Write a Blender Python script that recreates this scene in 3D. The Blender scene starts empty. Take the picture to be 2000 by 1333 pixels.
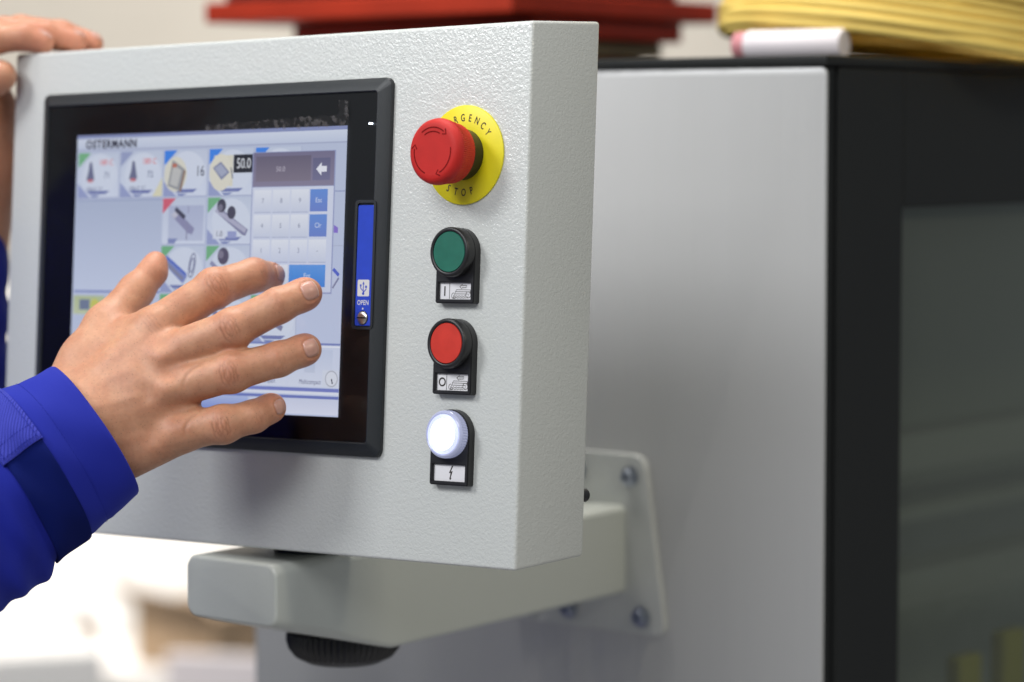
import bpy, bmesh, math, random
import numpy as np
from mathutils import Matrix, Vector
from mathutils.geometry import tessellate_polygon

random.seed(7); np.random.seed(7)
scene = bpy.context.scene
C = scene.collection

# ------------------------------------------------------------------ camera, world, lamps, exposure
CAM_H = 1.5                                    # camera height above the hall floor (m)
FPX = 5509.35                                  # focal length in photograph pixels (2000 wide)
PITCH = math.radians(4.1163)
cam_d = bpy.data.cameras.new('camera'); cam = bpy.data.objects.new('camera', cam_d); C.objects.link(cam)
cam.location = (0, 0, CAM_H); cam.rotation_euler = (math.pi / 2 - PITCH, 0, 0)
cam_d.sensor_width = 36; cam_d.lens = FPX * 36 / 2000; cam_d.clip_start = .05; cam_d.clip_end = 100
cam_d.dof.use_dof = True; cam_d.dof.focus_distance = 1.705; cam_d.dof.aperture_fstop = 3.7; cam_d.dof.aperture_blades = 9
scene.camera = cam

world = bpy.data.worlds.new('World'); scene.world = world; world.use_nodes = True
bg = world.node_tree.nodes['Background']; bg.inputs[0].default_value = (.84, .92, 1, 1); bg.inputs[1].default_value = .27

def lamp(name, loc, aim, sx, sy, power, col):
    l = bpy.data.lights.new(name, 'AREA'); l.shape = 'RECTANGLE'; l.size = sx; l.size_y = sy
    l.energy = power; l.color = col
    o = bpy.data.objects.new(name, l); C.objects.link(o); o.location = loc
    o.rotation_euler = (Vector(aim) - Vector(loc)).to_track_quat('-Z', 'Y').to_euler()
    return o
T = (-.15, 1.75, 1.35)
lamp('ceiling_lamp', (-1.75, 1.05, 2.75), T, .6, .5, 27, (.97, .985, 1))
lamp('ceiling_lamp', (-1.1, -.7, 3.2), T, 1.5, 1.1, 46, (.98, .985, 1))
lamp('ceiling_lamp', (-.2, 2.1, 3.5), T, 1.2, .5, 44, (1, .97, .92))
lamp('ceiling_lamp', (2.2, .0, 3.2), T, .9, .6, 26, (1, .91, .70))  # unseen warm lamp added to light the panel's side face
lamp('stand_fill_light', (-1.5, 5.0, 2.1), (-.9, 6.4, .45), .7, .7, 24, (1, .94, .87)).data.spread = math.radians(95)  # unseen lamp added to brighten the white partition

lamp('wall_fill_light', (-.6, 6.6, 3.9), (-.3, 8.2, 1.9), 1.6, .5, 75, (1, .95, .86))  # unseen lamp added to lift the back wall
scene.view_settings.view_transform = 'Standard'; scene.view_settings.look = 'None'
scene.view_settings.exposure = 0; scene.view_settings.gamma = 1; scene.view_settings.use_curve_mapping = False
scene.render.engine = 'CYCLES'
scene.cycles.use_denoising = True
scene.cycles.max_bounces = 8; scene.cycles.transparent_max_bounces = 12
scene.cycles.sample_clamp_indirect = 4
scene.cycles.caustics_reflective = False; scene.cycles.caustics_refractive = False

# ------------------------------------------------------------------ measuring helpers (mm, camera at the origin)
FW = np.array([0, math.cos(PITCH), -math.sin(PITCH)]); UP = np.array([0, math.sin(PITCH), math.cos(PITCH)]); RT = np.array([1., 0, 0])
def ray(x, y): return FW + RT * (x - 1000) / FPX - UP * (y - 666.5) / FPX
def at(x, y, Z): return ray(x, y) * Z                         # a point seen at (x, y), Z mm away along the lens axis
def W3(p): return Vector((p[0] / 1000, p[1] / 1000, p[2] / 1000 + CAM_H))
YAW, TILT, PR = math.radians(38.5842), math.radians(4.8331), math.radians(1.4823)
u0 = np.array([math.cos(YAW), -math.sin(YAW), 0]); d0 = np.array([math.sin(YAW), math.cos(YAW), 0])
w0 = np.array([0, 0, 1]) * math.cos(TILT) + d0 * math.sin(TILT)
PU = u0 * math.cos(PR) + w0 * math.sin(PR); PW = w0 * math.cos(PR) - u0 * math.sin(PR); PN = np.cross(PU, PW)
PO = np.array([1.879, 1651.253, -255.229])
PD = d0 + np.array([0, 0, .0217])
ARM_O = np.array([-148.62, 1762.386, -308.717])

def frame(o, x, y, z):
    m = Matrix.Identity(4)
    for i in range(3):
        m[i][0], m[i][1], m[i][2] = x[i], y[i], z[i]
    m.translation = W3(o)
    return m
M_PANEL = frame(PO, PU, PW, PN)                                # panel: x right, y up the face, z out of the face
M_ARM = frame(ARM_O, u0, d0, (0, 0, 1))                        # arm and machine: x along the face, y into the machine, z up

# ------------------------------------------------------------------ materials
def mat(name, col, rough=.5, metal=0, spec=.5, coat=0, sub=0, sub_col=None, emit=None, estr=0):
    m = bpy.data.materials.new(name); m.use_nodes = True
    b = m.node_tree.nodes['Principled BSDF']
    b.inputs['Base Color'].default_value = (*col, 1); b.inputs['Roughness'].default_value = rough
    b.inputs['Metallic'].default_value = metal; b.inputs['Specular IOR Level'].default_value = spec
    b.inputs['Coat Weight'].default_value = coat
    if sub:
        b.inputs['Subsurface Weight'].default_value = sub
        b.inputs['Subsurface Radius'].default_value = (1, .35, .2); b.inputs['Subsurface Scale'].default_value = .004
    if emit:
        b.inputs['Emission Color'].default_value = (*emit, 1); b.inputs['Emission Strength'].default_value = estr
    return m
def N(m, t, **kw):
    n = m.node_tree.nodes.new(t)
    for k, v in kw.items():
        if k in n.inputs.keys(): n.inputs[k].default_value = v
        else: setattr(n, k, v)
    return n
def L(m, a, b): m.node_tree.links.new(a, b)
def bsdf(m): return m.node_tree.nodes['Principled BSDF']
def obj_co(m): return N(m, 'ShaderNodeTexCoord').outputs['Object']
def add_bump(m, height, strength, dist):
    b = N(m, 'ShaderNodeBump', Strength=strength, Distance=dist); L(m, height, b.inputs['Height'])
    L(m, b.outputs[0], bsdf(m).inputs['Normal']); return b
def vary(m, scale, amount, detail=4, rough_amt=0):
    """uneven colour: base colour times 1 +- amount of noise (wear, dirt, pigment)"""
    b = bsdf(m); col = tuple(b.inputs['Base Color'].default_value)
    n = N(m, 'ShaderNodeTexNoise', Scale=scale, Detail=detail); L(m, obj_co(m), n.inputs['Vector'])
    r = N(m, 'ShaderNodeMapRange'); L(m, n.outputs['Fac'], r.inputs['Value'])
    r.inputs['From Min'].default_value = .3; r.inputs['From Max'].default_value = .7
    r.inputs['To Min'].default_value = 1 - amount; r.inputs['To Max'].default_value = 1 + amount
    mx = N(m, 'ShaderNodeMix', data_type='RGBA', blend_type='MULTIPLY'); mx.inputs[0].default_value = 1
    mx.inputs[6].default_value = col; L(m, r.outputs[0], mx.inputs[7]); L(m, mx.outputs[2], b.inputs['Base Color'])
    if rough_amt:
        r2 = N(m, 'ShaderNodeMapRange'); L(m, n.outputs['Fac'], r2.inputs['Value'])
        rr = b.inputs['Roughness'].default_value
        r2.inputs['To Min'].default_value = rr - rough_amt; r2.inputs['To Max'].default_value = rr + rough_amt
        L(m, r2.outputs[0], b.inputs['Roughness'])
    return n

def paint_textured(name, col, scale, strength, rough):
    """powder coat with its leathery relief"""
    m = mat(name, col, rough, spec=.5)
    co = obj_co(m)
    n1 = N(m, 'ShaderNodeTexNoise', Scale=scale, Detail=1.5, Roughness=.45, Distortion=.9); L(m, co, n1.inputs['Vector'])
    v = N(m, 'ShaderNodeTexVoronoi', Scale=scale * .75, feature='SMOOTH_F1'); L(m, co, v.inputs['Vector'])
    big = N(m, 'ShaderNodeTexNoise', Scale=9., Detail=2); L(m, co, big.inputs['Vector'])
    a = N(m, 'ShaderNodeMath', operation='ADD'); L(m, n1.outputs['Fac'], a.inputs[0])
    s = N(m, 'ShaderNodeMath', operation='MULTIPLY'); s.inputs[1].default_value = .5; L(m, v.outputs['Distance'], s.inputs[0]); L(m, s.outputs[0], a.inputs[1])
    b = add_bump(m, a.outputs[0], strength, .0008)
    r = N(m, 'ShaderNodeMapRange'); L(m, big.outputs['Fac'], r.inputs['Value'])
    r.inputs['To Min'].default_value = rough - .09; r.inputs['To Max'].default_value = rough + .09
    L(m, r.outputs[0], bsdf(m).inputs['Roughness'])
    return m

M = {}
M['panel'] = paint_textured('light grey powder coat', (.58, .595, .575), 640, .40, .20)
M['arm'] = paint_textured('arm paint', (.53, .55, .51), 260, .10, .33)
M['plate'] = mat('plate paint', (.55, .56, .54), .4); vary(M['plate'], 30, .05)
M['bezel'] = mat('bezel plastic', (.012, .015, .018), .42); add_bump(M['bezel'], N(M['bezel'], 'ShaderNodeTexNoise', Scale=2500.).outputs['Fac'], .25, .0003)
M['black'] = mat('black plastic', (.012, .012, .013), .42); vary(M['black'], 90, .25, rough_amt=.06)
M['mask'] = mat('black glass print', (.004, .004, .005), .3)
M['yellow'] = mat('yellow plastic', (.78, .68, .008), .45); vary(M['yellow'], 60, .04)
M['ink'] = mat('black ink', (.03, .025, .02), .6)
M['red'] = mat('red knob plastic', (.50, .018, .014), .56, spec=.3); add_bump(M['red'], N(M['red'], 'ShaderNodeTexNoise', Scale=900.).outputs['Fac'], .15, .0004); vary(M['red'], 80, .06)
M['red_dark'] = mat('groove shade red', (.16, .004, .004), .7, spec=.1)  # dark red painted for the shade in the knob's arrow grooves
M['red_cap'] = mat('red cap', (.55, .028, .014), .5); vary(M['red_cap'], 120, .08, rough_amt=.08)
M['green_cap'] = mat('green cap', (.008, .13, .085), .5); vary(M['green_cap'], 120, .10, rough_amt=.08)
M['tag'] = mat('brushed label', (.74, .73, .75), .5)
n = N(M['tag'], 'ShaderNodeTexNoise', Scale=200.); mp = N(M['tag'], 'ShaderNodeMapping'); mp.inputs['Scale'].default_value = (.6, 22, 1)
L(M['tag'], obj_co(M['tag']), mp.inputs['Vector']); L(M['tag'], mp.outputs[0], n.inputs['Vector']); add_bump(M['tag'], n.outputs['Fac'], .25, .0003)
M['window'] = mat('label window', (.8, .82, .85), .12)
M['usb'] = mat('blue flap plastic', (.018, .055, .48), .4); vary(M['usb'], 150, .05)
M['print'] = mat('light print', (.62, .6, .6), .6)
M['steel'] = mat('nickel screw', (.68, .64, .58), .28, metal=1); vary(M['steel'], 300, .1)
M['zinc'] = mat('zinc bolt', (.42, .45, .50), .35, metal=1)
M['led'] = mat('led', (.8, .85, 1), .3, emit=(.75, .85, 1), estr=4)
M['silver'] = mat('silver cabinet paint', (.49, .49, .49), .36, metal=.1)
s = M['silver']; n = N(s, 'ShaderNodeTexNoise', Scale=3., Detail=3); mp = N(s, 'ShaderNodeMapping'); mp.inputs['Scale'].default_value = (9, 9, .3)
L(s, obj_co(s), mp.inputs['Vector']); L(s, mp.outputs[0], n.inputs['Vector']); add_bump(s, n.outputs['Fac'], .16, .02)
M['charcoal'] = mat('charcoal cabinet paint', (.009, .010, .010), .55, spec=.3); vary(M['charcoal'], 8, .12, rough_amt=.05)
M['inside'] = mat('machine inside', (.30, .34, .29), .6)
M['rail'] = mat('inside rail', (.40, .43, .40), .5, metal=.2)
M['yellow_part'] = mat('yellow guide', (.60, .54, .03), .5)
M['wall'] = mat('hall wall paint', (.74, .69, .62), .8); vary(M['wall'], 1.2, .06)
M['white_wall'] = mat('white partition', (.82, .80, .77), .7); vary(M['white_wall'], 2, .03)
M['floor'] = mat('hall carpet', (.36, .35, .36), .8); vary(M['floor'], 6, .1)
M['cardboard'] = mat('cardboard', (.30, .21, .13), .8); vary(M['cardboard'], 14, .15)
M['grey_metal'] = mat('grey metal', (.33, .33, .36), .5); vary(M['grey_metal'], 5, .1)
M['white_metal'] = mat('white metal', (.78, .77, .76), .45)
M['rack_red'] = mat('red lacquer', (.42, .030, .008), .5, spec=.3); vary(M['rack_red'], 12, .15)
M['rack_dark'] = mat('dark brown tray', (.055, .012, .010), .5)
M['rack_wood'] = mat('beige strip', (.42, .33, .20), .6); vary(M['rack_wood'], 25, .15)
M['white_roll'] = mat('white film roll', (.80, .74, .76), .45)
M['pink'] = mat('pink core', (.62, .25, .27), .5)
M['hose'] = mat('yellow translucent hose', (.82, .60, .16), .55, spec=.2); vary(M['hose'], 14, .12)
M['lens'] = mat('clear lens', (.55, .58, .80), .14, emit=(.6, .66, 1), estr=.20); bsdf(M['lens']).inputs['Transmission Weight'].default_value = .45
M['lit'] = mat('lit lens', (.9, .92, 1), .2, emit=(.95, .97, 1), estr=1.9)
M['lit_ring'] = mat('lit lens ring', (.6, .64, .9), .2, emit=(.8, .85, 1), estr=.38)

# glass over the display: clear, mirrors the hall at its own reflectivity
g = bpy.data.materials.new('cover glass'); g.use_nodes = True; nt = g.node_tree; nt.nodes.clear()
out = nt.nodes.new('ShaderNodeOutputMaterial'); mix = nt.nodes.new('ShaderNodeMixShader'); tr = nt.nodes.new('ShaderNodeBsdfTransparent')
gl = nt.nodes.new('ShaderNodeBsdfGlossy'); gl.inputs['Roughness'].default_value = .04; fr = nt.nodes.new('ShaderNodeFresnel'); fr.inputs[0].default_value = 1.45
nt.links.new(fr.outputs[0], mix.inputs[0]); nt.links.new(tr.outputs[0], mix.inputs[1]); nt.links.new(gl.outputs[0], mix.inputs[2]); nt.links.new(mix.outputs[0], out.inputs[0])
M['glass'] = g
sn = nt.nodes.new('ShaderNodeTexNoise'); sn.inputs['Scale'].default_value = 38; sn.inputs['Detail'].default_value = 6; sn.inputs['Distortion'].default_value = 1.5
sc_ = nt.nodes.new('ShaderNodeTexCoord'); sr = nt.nodes.new('ShaderNodeMapRange'); sr.inputs['From Min'].default_value = .42; sr.inputs['From Max'].default_value = .7; sr.inputs['To Min'].default_value = .03; sr.inputs['To Max'].default_value = .22
nt.links.new(sc_.outputs['Object'], sn.inputs['Vector']); nt.links.new(sn.outputs['Fac'], sr.inputs['Value']); nt.links.new(sr.outputs[0], gl.inputs['Roughness'])
pg = g.copy(); pg.name = 'tinted door pane'; M['pane'] = pg
nt = pg.node_tree; df = nt.nodes.new('ShaderNodeBsdfDiffuse'); df.inputs[0].default_value = (.36, .40, .35, 1); m2 = nt.nodes.new('ShaderNodeMixShader'); m2.inputs[0].default_value = .15      # pale diffuse veil stands in for the hall's reflection
ou = [x for x in nt.nodes if x.type == 'OUTPUT_MATERIAL'][0]; pv = ou.inputs[0].links[0].from_socket
nt.links.new(pv, m2.inputs[1]); nt.links.new(df.outputs[0], m2.inputs[2]); nt.links.new(m2.outputs[0], ou.inputs[0])
[x for x in pg.node_tree.nodes if x.type == 'BSDF_TRANSPARENT'][0].inputs[0].default_value = (.60, .64, .60, 1)
# crumpled remains of the protective film: mostly clear, hazy where it lifted
fm = bpy.data.materials.new('protective film'); fm.use_nodes = True; nt = fm.node_tree; nt.nodes.clear()
out = nt.nodes.new('ShaderNodeOutputMaterial'); mix = nt.nodes.new('ShaderNodeMixShader'); tr = nt.nodes.new('ShaderNodeBsdfTransparent')
pb = nt.nodes.new('ShaderNodeBsdfPrincipled'); pb.inputs['Base Color'].default_value = (.16, .145, .145, 1); pb.inputs['Roughness'].default_value = .4
tc = nt.nodes.new('ShaderNodeTexCoord'); nz = nt.nodes.new('ShaderNodeTexNoise'); nz.inputs['Scale'].default_value = 210; nz.inputs['Detail'].default_value = 5
rp = nt.nodes.new('ShaderNodeMapRange'); rp.inputs['From Min'].default_value = .50; rp.inputs['From Max'].default_value = .60; rp.inputs['To Max'].default_value = .38; rp.inputs['To Min'].default_value = .05
bp = nt.nodes.new('ShaderNodeBump'); bp.inputs['Strength'].default_value = .8; bp.inputs['Distance'].default_value = .001
for a, b in ((tc.outputs['Object'], nz.inputs['Vector']), (nz.outputs['Fac'], rp.inputs['Value']), (nz.outputs['Fac'], bp.inputs['Height']), (bp.outputs[0], pb.inputs['Normal']),
             (rp.outputs[0], mix.inputs[0]), (tr.outputs[0], mix.inputs[1]), (pb.outputs[0], mix.inputs[2]), (mix.outputs[0], out.inputs[0])): nt.links.new(a, b)
M['film'] = fm
# the display's picture: each face carries its own lit colour
sm = bpy.data.materials.new('screen picture'); sm.use_nodes = True; nt = sm.node_tree; nt.nodes.clear()
out = nt.nodes.new('ShaderNodeOutputMaterial'); em = nt.nodes.new('ShaderNodeEmission'); at_ = nt.nodes.new('ShaderNodeVertexColor'); at_.layer_name = 'picture'
em.inputs['Strength'].default_value = .84
nt.links.new(at_.outputs[0], em.inputs[0]); nt.links.new(em.outputs[0], out.inputs[0]); M['screen'] = sm

# ------------------------------------------------------------------ object helpers
def put(name, me, material, parent=None, smooth=None, label=None, mw=None):
    o = bpy.data.objects.new(name, me); C.objects.link(o)
    if material is not None and not me.materials: me.materials.append(material)
    if parent is not None: o.parent = parent
    if mw is not None: o.matrix_world = mw
    if label: o['label'] = label
    if smooth is not None:
        for p in me.polygons: p.use_smooth = True
        if smooth < 179:
            bm = bmesh.new(); bm.from_mesh(me)
            for e in bm.edges:
                if len(e.link_faces) == 2 and e.calc_face_angle(0) > math.radians(smooth): e.smooth = False
            bm.to_mesh(me); bm.free()
    return o
def thing(name, label, cat, mw, group=None):
    o = bpy.data.objects.new(name, None); C.objects.link(o); o.matrix_world = mw; o.empty_display_size = .05
    o['label'] = label; o['category'] = cat
    if group: o['group'] = group
    return o
def structure(name, me, material, mw=None):
    o = put(name, me, material, mw=mw); o['kind'] = 'structure'; return o
def mesh(v, f, name='mesh'):
    me = bpy.data.meshes.new(name); me.from_pydata([tuple(map(float, p)) for p in v], [], f); me.update(); return me
def from_bm(bm, name='mesh'):
    bmesh.ops.recalc_face_normals(bm, faces=bm.faces)
    me = bpy.data.meshes.new(name); bm.to_mesh(me); bm.free(); return me
MM = .001
def box_me(x0, x1, y0, y1, z0, z1, bev=0, seg=3, corners=None):
    bm = bmesh.new()
    pts = corners or [(x, y, z) for z in (z0, z1) for y in (y0, y1) for x in (x0, x1)]
    vs = [bm.verts.new((p[0] * MM, p[1] * MM, p[2] * MM)) for p in pts]
    for f in ((0, 2, 3, 1), (4, 5, 7, 6), (0, 1, 5, 4), (2, 6, 7, 3), (0, 4, 6, 2), (1, 3, 7, 5)): bm.faces.new([vs[i] for i in f])
    if bev: bmesh.ops.bevel(bm, geom=list(bm.edges), offset=bev * MM, segments=seg, profile=.5, affect='EDGES')
    return from_bm(bm)
def rrect(x0, x1, y0, y1, r, n=6):
    p = []
    for cx, cy, a0 in ((x1 - r, y0 + r, -90), (x1 - r, y1 - r, 0), (x0 + r, y1 - r, 90), (x0 + r, y0 + r, 180)):
        for i in range(n + 1):
            a = math.radians(a0 + 90 * i / n); p.append((cx + r * math.cos(a), cy + r * math.sin(a)))
    return p
def loft(rings, cap0=True, cap1=True, closed=True):
    n = len(rings[0]); v = [tuple(c * MM for c in p) for r in rings for p in r]; f = []
    for k in range(len(rings) - 1):
        for i in range(n if closed else n - 1):
            j = (i + 1) % n; f.append((k * n + i, k * n + j, (k + 1) * n + j, (k + 1) * n + i))
    if cap0: f.append(tuple(range(n - 1, -1, -1)))
    if cap1: f.append(tuple(range((len(rings) - 1) * n, len(rings) * n)))
    return mesh(v, f)
def at_z(p2, z): return [(x, y, z) for x, y in p2]
def lathe(profile, cx=0, cy=0, n=64, teeth=None, cap_first=False):
    """profile of (radius, z) turned round the z axis; teeth = (amplitude, indices of profile points that carry them)"""
    rings = []
    for k, (r, z) in enumerate(profile):
        ring = []
        for i in range(n):
            rr = r + (teeth[0] if teeth and k in teeth[1] and i % 2 else 0)
            a = 2 * math.pi * i / n; ring.append((cx + rr * math.cos(a), cy + rr * math.sin(a), z))
        rings.append(ring)
    return loft(rings, cap0=cap_first, cap1=True)
def plate(outer, holes, z0, z1):
    """flat plate with holes, real thickness"""
    loops = [outer] + holes
    tris = tessellate_polygon([[Vector((x, y, 0)) for x, y in l] for l in loops])
    flat = [p for l in loops for p in l]; n = len(flat)
    v = [(x * MM, y * MM, z1 * MM) for x, y in flat] + [(x * MM, y * MM, z0 * MM) for x, y in flat]
    f = [tuple(t) for t in tris] + [tuple(i + n for i in t[::-1]) for t in tris]
    s = 0
    for l in loops:
        for i in range(len(l)):
            j = (i + 1) % len(l); f.append((s + i, s + j, s + j + n, s + i + n))
        s += len(l)
    bm = bmesh.new(); bm.from_mesh(mesh(v, f)); return from_bm(bm)
def ribbon_data(pts, w, z):
    """flat stroke of width w along pts"""
    v, f = [], []; n = len(pts)
    for i, p in enumerate(pts):
        a = pts[max(i - 1, 0)]; b = pts[min(i + 1, n - 1)]
        t = np.array([b[0] - a[0], b[1] - a[1]], float); t /= (np.linalg.norm(t) + 1e-9); q = np.array([-t[1], t[0]]) * w / 2
        v += [(p[0] + q[0], p[1] + q[1], z), (p[0] - q[0], p[1] - q[1], z)]
    for i in range(n - 1): f.append((2 * i, 2 * i + 1, 2 * i + 3, 2 * i + 2))
    return v, f
def strokes(list_of, w, z):
    V, F = [], []
    for k, pts in enumerate(list_of):
        if isinstance(pts, tuple): v, f = [(x, y, z + .004 * k) for x, y in pts[1]], [tuple(range(len(pts[1])))]
        else: v, f = ribbon_data(pts, w, z + .004 * k)
        F += [tuple(i + len(V) for i in q) for q in f]; V += v
    return mesh([(a * MM, b * MM, c * MM) for a, b, c in V], F)
def arc(cx, cy, r, a0, a1, n=16): return [(cx + r * math.cos(math.radians(a0 + (a1 - a0) * i / n)), cy + r * math.sin(math.radians(a0 + (a1 - a0) * i / n))) for i in range(n + 1)]
def text_tris(s, size, bold=0):
    """outline of a word as (verts, faces), centred, in mm"""
    cu = bpy.data.curves.new('t', 'FONT'); cu.body = s; cu.size = size; cu.align_x = 'CENTER'; cu.align_y = 'CENTER'; cu.resolution_u = 3; cu.offset = bold * size; cu.space_character = 1 + 4 * bold
    o = bpy.data.objects.new('t', cu); C.objects.link(o)
    me = bpy.data.meshes.new_from_object(o.evaluated_get(bpy.context.evaluated_depsgraph_get()))
    v = [tuple(p.co) for p in me.vertices]; f = [tuple(p.vertices) for p in me.polygons]
    bpy.data.objects.remove(o); bpy.data.curves.remove(cu); bpy.data.meshes.remove(me)
    return v, f
def letters(items):
    """items: (text, size, x, y, z, rotation deg, x stretch)"""
    V, F = [], []
    for s, size, x, y, z, rot, sx in items:
        v, f = text_tris(s, size, .014); c, q = math.cos(math.radians(rot)), math.sin(math.radians(rot))
        b = len(V)
        for a in v:
            X, Y = a[0] * sx, a[1]; V.append(((x + X * c - Y * q) * MM, (y + X * q + Y * c) * MM, z * MM))
        F += [tuple(i + b for i in t) for t in f]
    return mesh(V, F)

# ------------------------------------------------------------------ the hall behind
def plane_me(x0, x1, y0, y1): return mesh([(x0, y0, 0), (x1, y0, 0), (x1, y1, 0), (x0, y1, 0)], [(0, 1, 2, 3)])
structure('floor', plane_me(-7, 7, -4, 9), M['floor'])
structure('wall', mesh([(-7, 8.2, 0), (7, 8.2, 0), (7, 8.2, 4.2), (-7, 8.2, 4.2)], [(0, 1, 2, 3)]), M['wall'])

def wbox(name, px, py, Z, w, d, h, material, label, cat, yaw=0, bev=6, group=None, base=None):
    """box whose front centre is seen at (px, py); real size in mm"""
    c = W3(at(px, py, Z)); mw = Matrix.Translation(c) @ Matrix.Rotation(yaw, 4, 'Z')
    o = put(name, box_me(-w / 2, w / 2, 0, d, -h / 2, h / 2, bev), material, mw=mw); o['label'] = label; o['category'] = cat
    if group: o['group'] = group
    return o

# ------------------------------------------------------------------ machine cabinet (x along its side, y into it, z up; mm)
FLOOR_Z = -(CAM_H * 1000 - 308.717)
cab = thing('machine_cabinet', 'tall woodworking machine cabinet with silver side and charcoal glazed front behind the control panel', 'machine', M_ARM)
XR, XL, TOP = 166, -382, 364
# charcoal body with a window opening in its right face: built from posts and rails
put('body', box_me(XL + 2, XR - 3, 382, 395, FLOOR_Z, TOP - 6, 1), M['charcoal'], cab)
put('roof', box_me(XL - 4, XR + 1, 377, 1500, TOP - 5.5, TOP + 2, 2), M['charcoal'], cab)
side = [(x, z) for x, z in rrect(XL, XR - .5, FLOOR_Z + 30, TOP - 6.5, 5)]
sp = bmesh.new(); sp.from_mesh(loft([[(x, 381, z) for x, z in side], [(x, 378.6, z) for x, z in side], [(x + (.9 if x < 0 else -.9), 378, z - .9 if z > 0 else z) for x, z in side]], True, True))
put('side_panel', from_bm(sp), M['silver'], cab, smooth=40, label='silver painted side panel')
put('front_post', box_me(XR - 34, XR, 395.5, 483, FLOOR_Z, TOP - 6, 2), M['charcoal'], cab)
put('front_rail', box_me(XR - 34, XR, 483.2, 1500, 258.5, TOP - 6, 2), M['charcoal'], cab)
put('front_sill', box_me(XR - 34, XR, 483.2, 1500, FLOOR_Z, -420, 2), M['charcoal'], cab)
pane = mesh([(p[0] * MM, p[1] * MM, p[2] * MM) for p in ((XR - 16, 483, -420), (XR - 16, 1500, -420), (XR - 16, 1500, 259), (XR - 16, 483, 259))], [(0, 1, 2, 3)])
put('window_pane', pane, M['pane'], cab, label='tinted window pane of the cabinet front')
put('inner_wall', box_me(XR - 330, XR - 320, 396, 1500, FLOOR_Z, TOP - 6), M['inside'], cab)
put('inner_rail', box_me(XR - 200, XR - 150, 420, 1490, 30, 62, 3), M['rail'], cab)
put('inner_rail', box_me(XR - 170, XR - 120, 420, 1490, -75, -45, 3), M['rail'], cab)
put('inner_rail', box_me(XR - 260, XR - 180, 420, 1490, -20, -8, 3), M['rail'], cab)
for y, x, z in ((690, 66, -108), (745, 56, -94)):
    put('guide_block', box_me(XR - x - 14, XR - x, y, y + 36, -260, z, 3), M['yellow_part'], cab)

# ------------------------------------------------------------------ load on the cabinet roof
def on_roof(x, y): return M_ARM @ Matrix.Translation((x * MM, y * MM, (TOP + 2) * MM))
rack = thing('tray_stack', 'stack of red lacquered trays with dark gaps lying on the machine roof', 'trays', on_roof(0, 0))
for x0, x1, y0, y1, z0, z1, mt, lb in (
        (-580, -300, 625, 900, 0, 8.5, 'rack_dark', None), (-520, -318, 640, 830, 9, 15, 'rack_red', None),
        (-560, -310, 650, 850, 15.5, 29.5, 'rack_wood', 'beige wooden strip between the trays'),
        (-580, -296, 640, 862, 30, 48, 'rack_red', None), (-655, -289, 600, 910, 49, 68, 'rack_red', None),
        (-640, -300, 612, 860, 68.5, 92, 'rack_dark', None), (-650, -292, 604, 900, 92.5, 112, 'rack_red', None)):
    put('tray', box_me(x0, x1, y0, y1, z0, z1, 2.5), M[mt], rack, label=lb)
roll = thing('film_roll', 'white roll with pink core end lying on the machine roof before the yellow hose', 'roll', on_roof(30, 476) @ Matrix.Translation((0, 0, .0115)) @ Matrix.Rotation(math.radians(4), 4, 'Z') @ Matrix.Rotation(math.radians(90), 4, 'Y'))
put('wrap', lathe([(8, 6), (10.6, 6), (11.2, 8), (11.2, 84), (9.6, 86)], n=40), M['white_roll'], roll, smooth=50)
put('core', lathe([(6, -4), (9.8, -4), (10.4, -3), (10.4, 9)], n=40, cap_first=True), M['pink'], roll, smooth=50)
# one long hose wound in three layers
hv, hf = [], []; TURN, SEG, RS = 120, 48, 6
pth = []
for lay in range(3):
    for k in range(TURN // 3 * SEG):
        a = 2 * math.pi * k / SEG; t = k / SEG
        ax = (t - 20) * 7.3 * (1 if lay % 2 == 0 else -1); R = 136 + lay * 4 + 3 * math.sin(a * 3 + lay * 2) + 3 * math.sin(t * 5.1)
        pth.append(np.array([ax + 3 * math.sin(a * 2 + lay), R * math.cos(a), R * math.sin(a)]))
for i, p in enumerate(pth):
    q = pth[min(i + 1, len(pth) - 1)] - pth[max(i - 1, 0)]; q /= np.linalg.norm(q)
    s1 = np.cross(q, [1, 0, 0]); s1 /= np.linalg.norm(s1); s2 = np.cross(q, s1)
    for j in range(RS):
        a = 2 * math.pi * j / RS; hv.append((p + (s1 * math.cos(a) + s2 * math.sin(a)) * 4.4) * MM)
for i in range(len(pth) - 1):
    if (i + 1) % (TURN // 3 * SEG) == 0: pass
    for j in range(RS): hf.append((i * RS + j, i * RS + (j + 1) % RS, (i + 1) * RS + (j + 1) % RS, (i + 1) * RS + j))
hose = put('hose_coil', mesh(hv, hf), M['hose'], smooth=180, mw=on_roof(92, 640) @ Matrix.Translation((0, 0, .157)) @ Matrix.Rotation(math.radians(6), 4, Vector((-.62, .78, 0))) @ Matrix.Rotation(math.radians(-90), 4, 'Y'))
hose['label'] = 'large coil of yellow translucent hose on the machine roof'; hose['category'] = 'hose'

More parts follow.
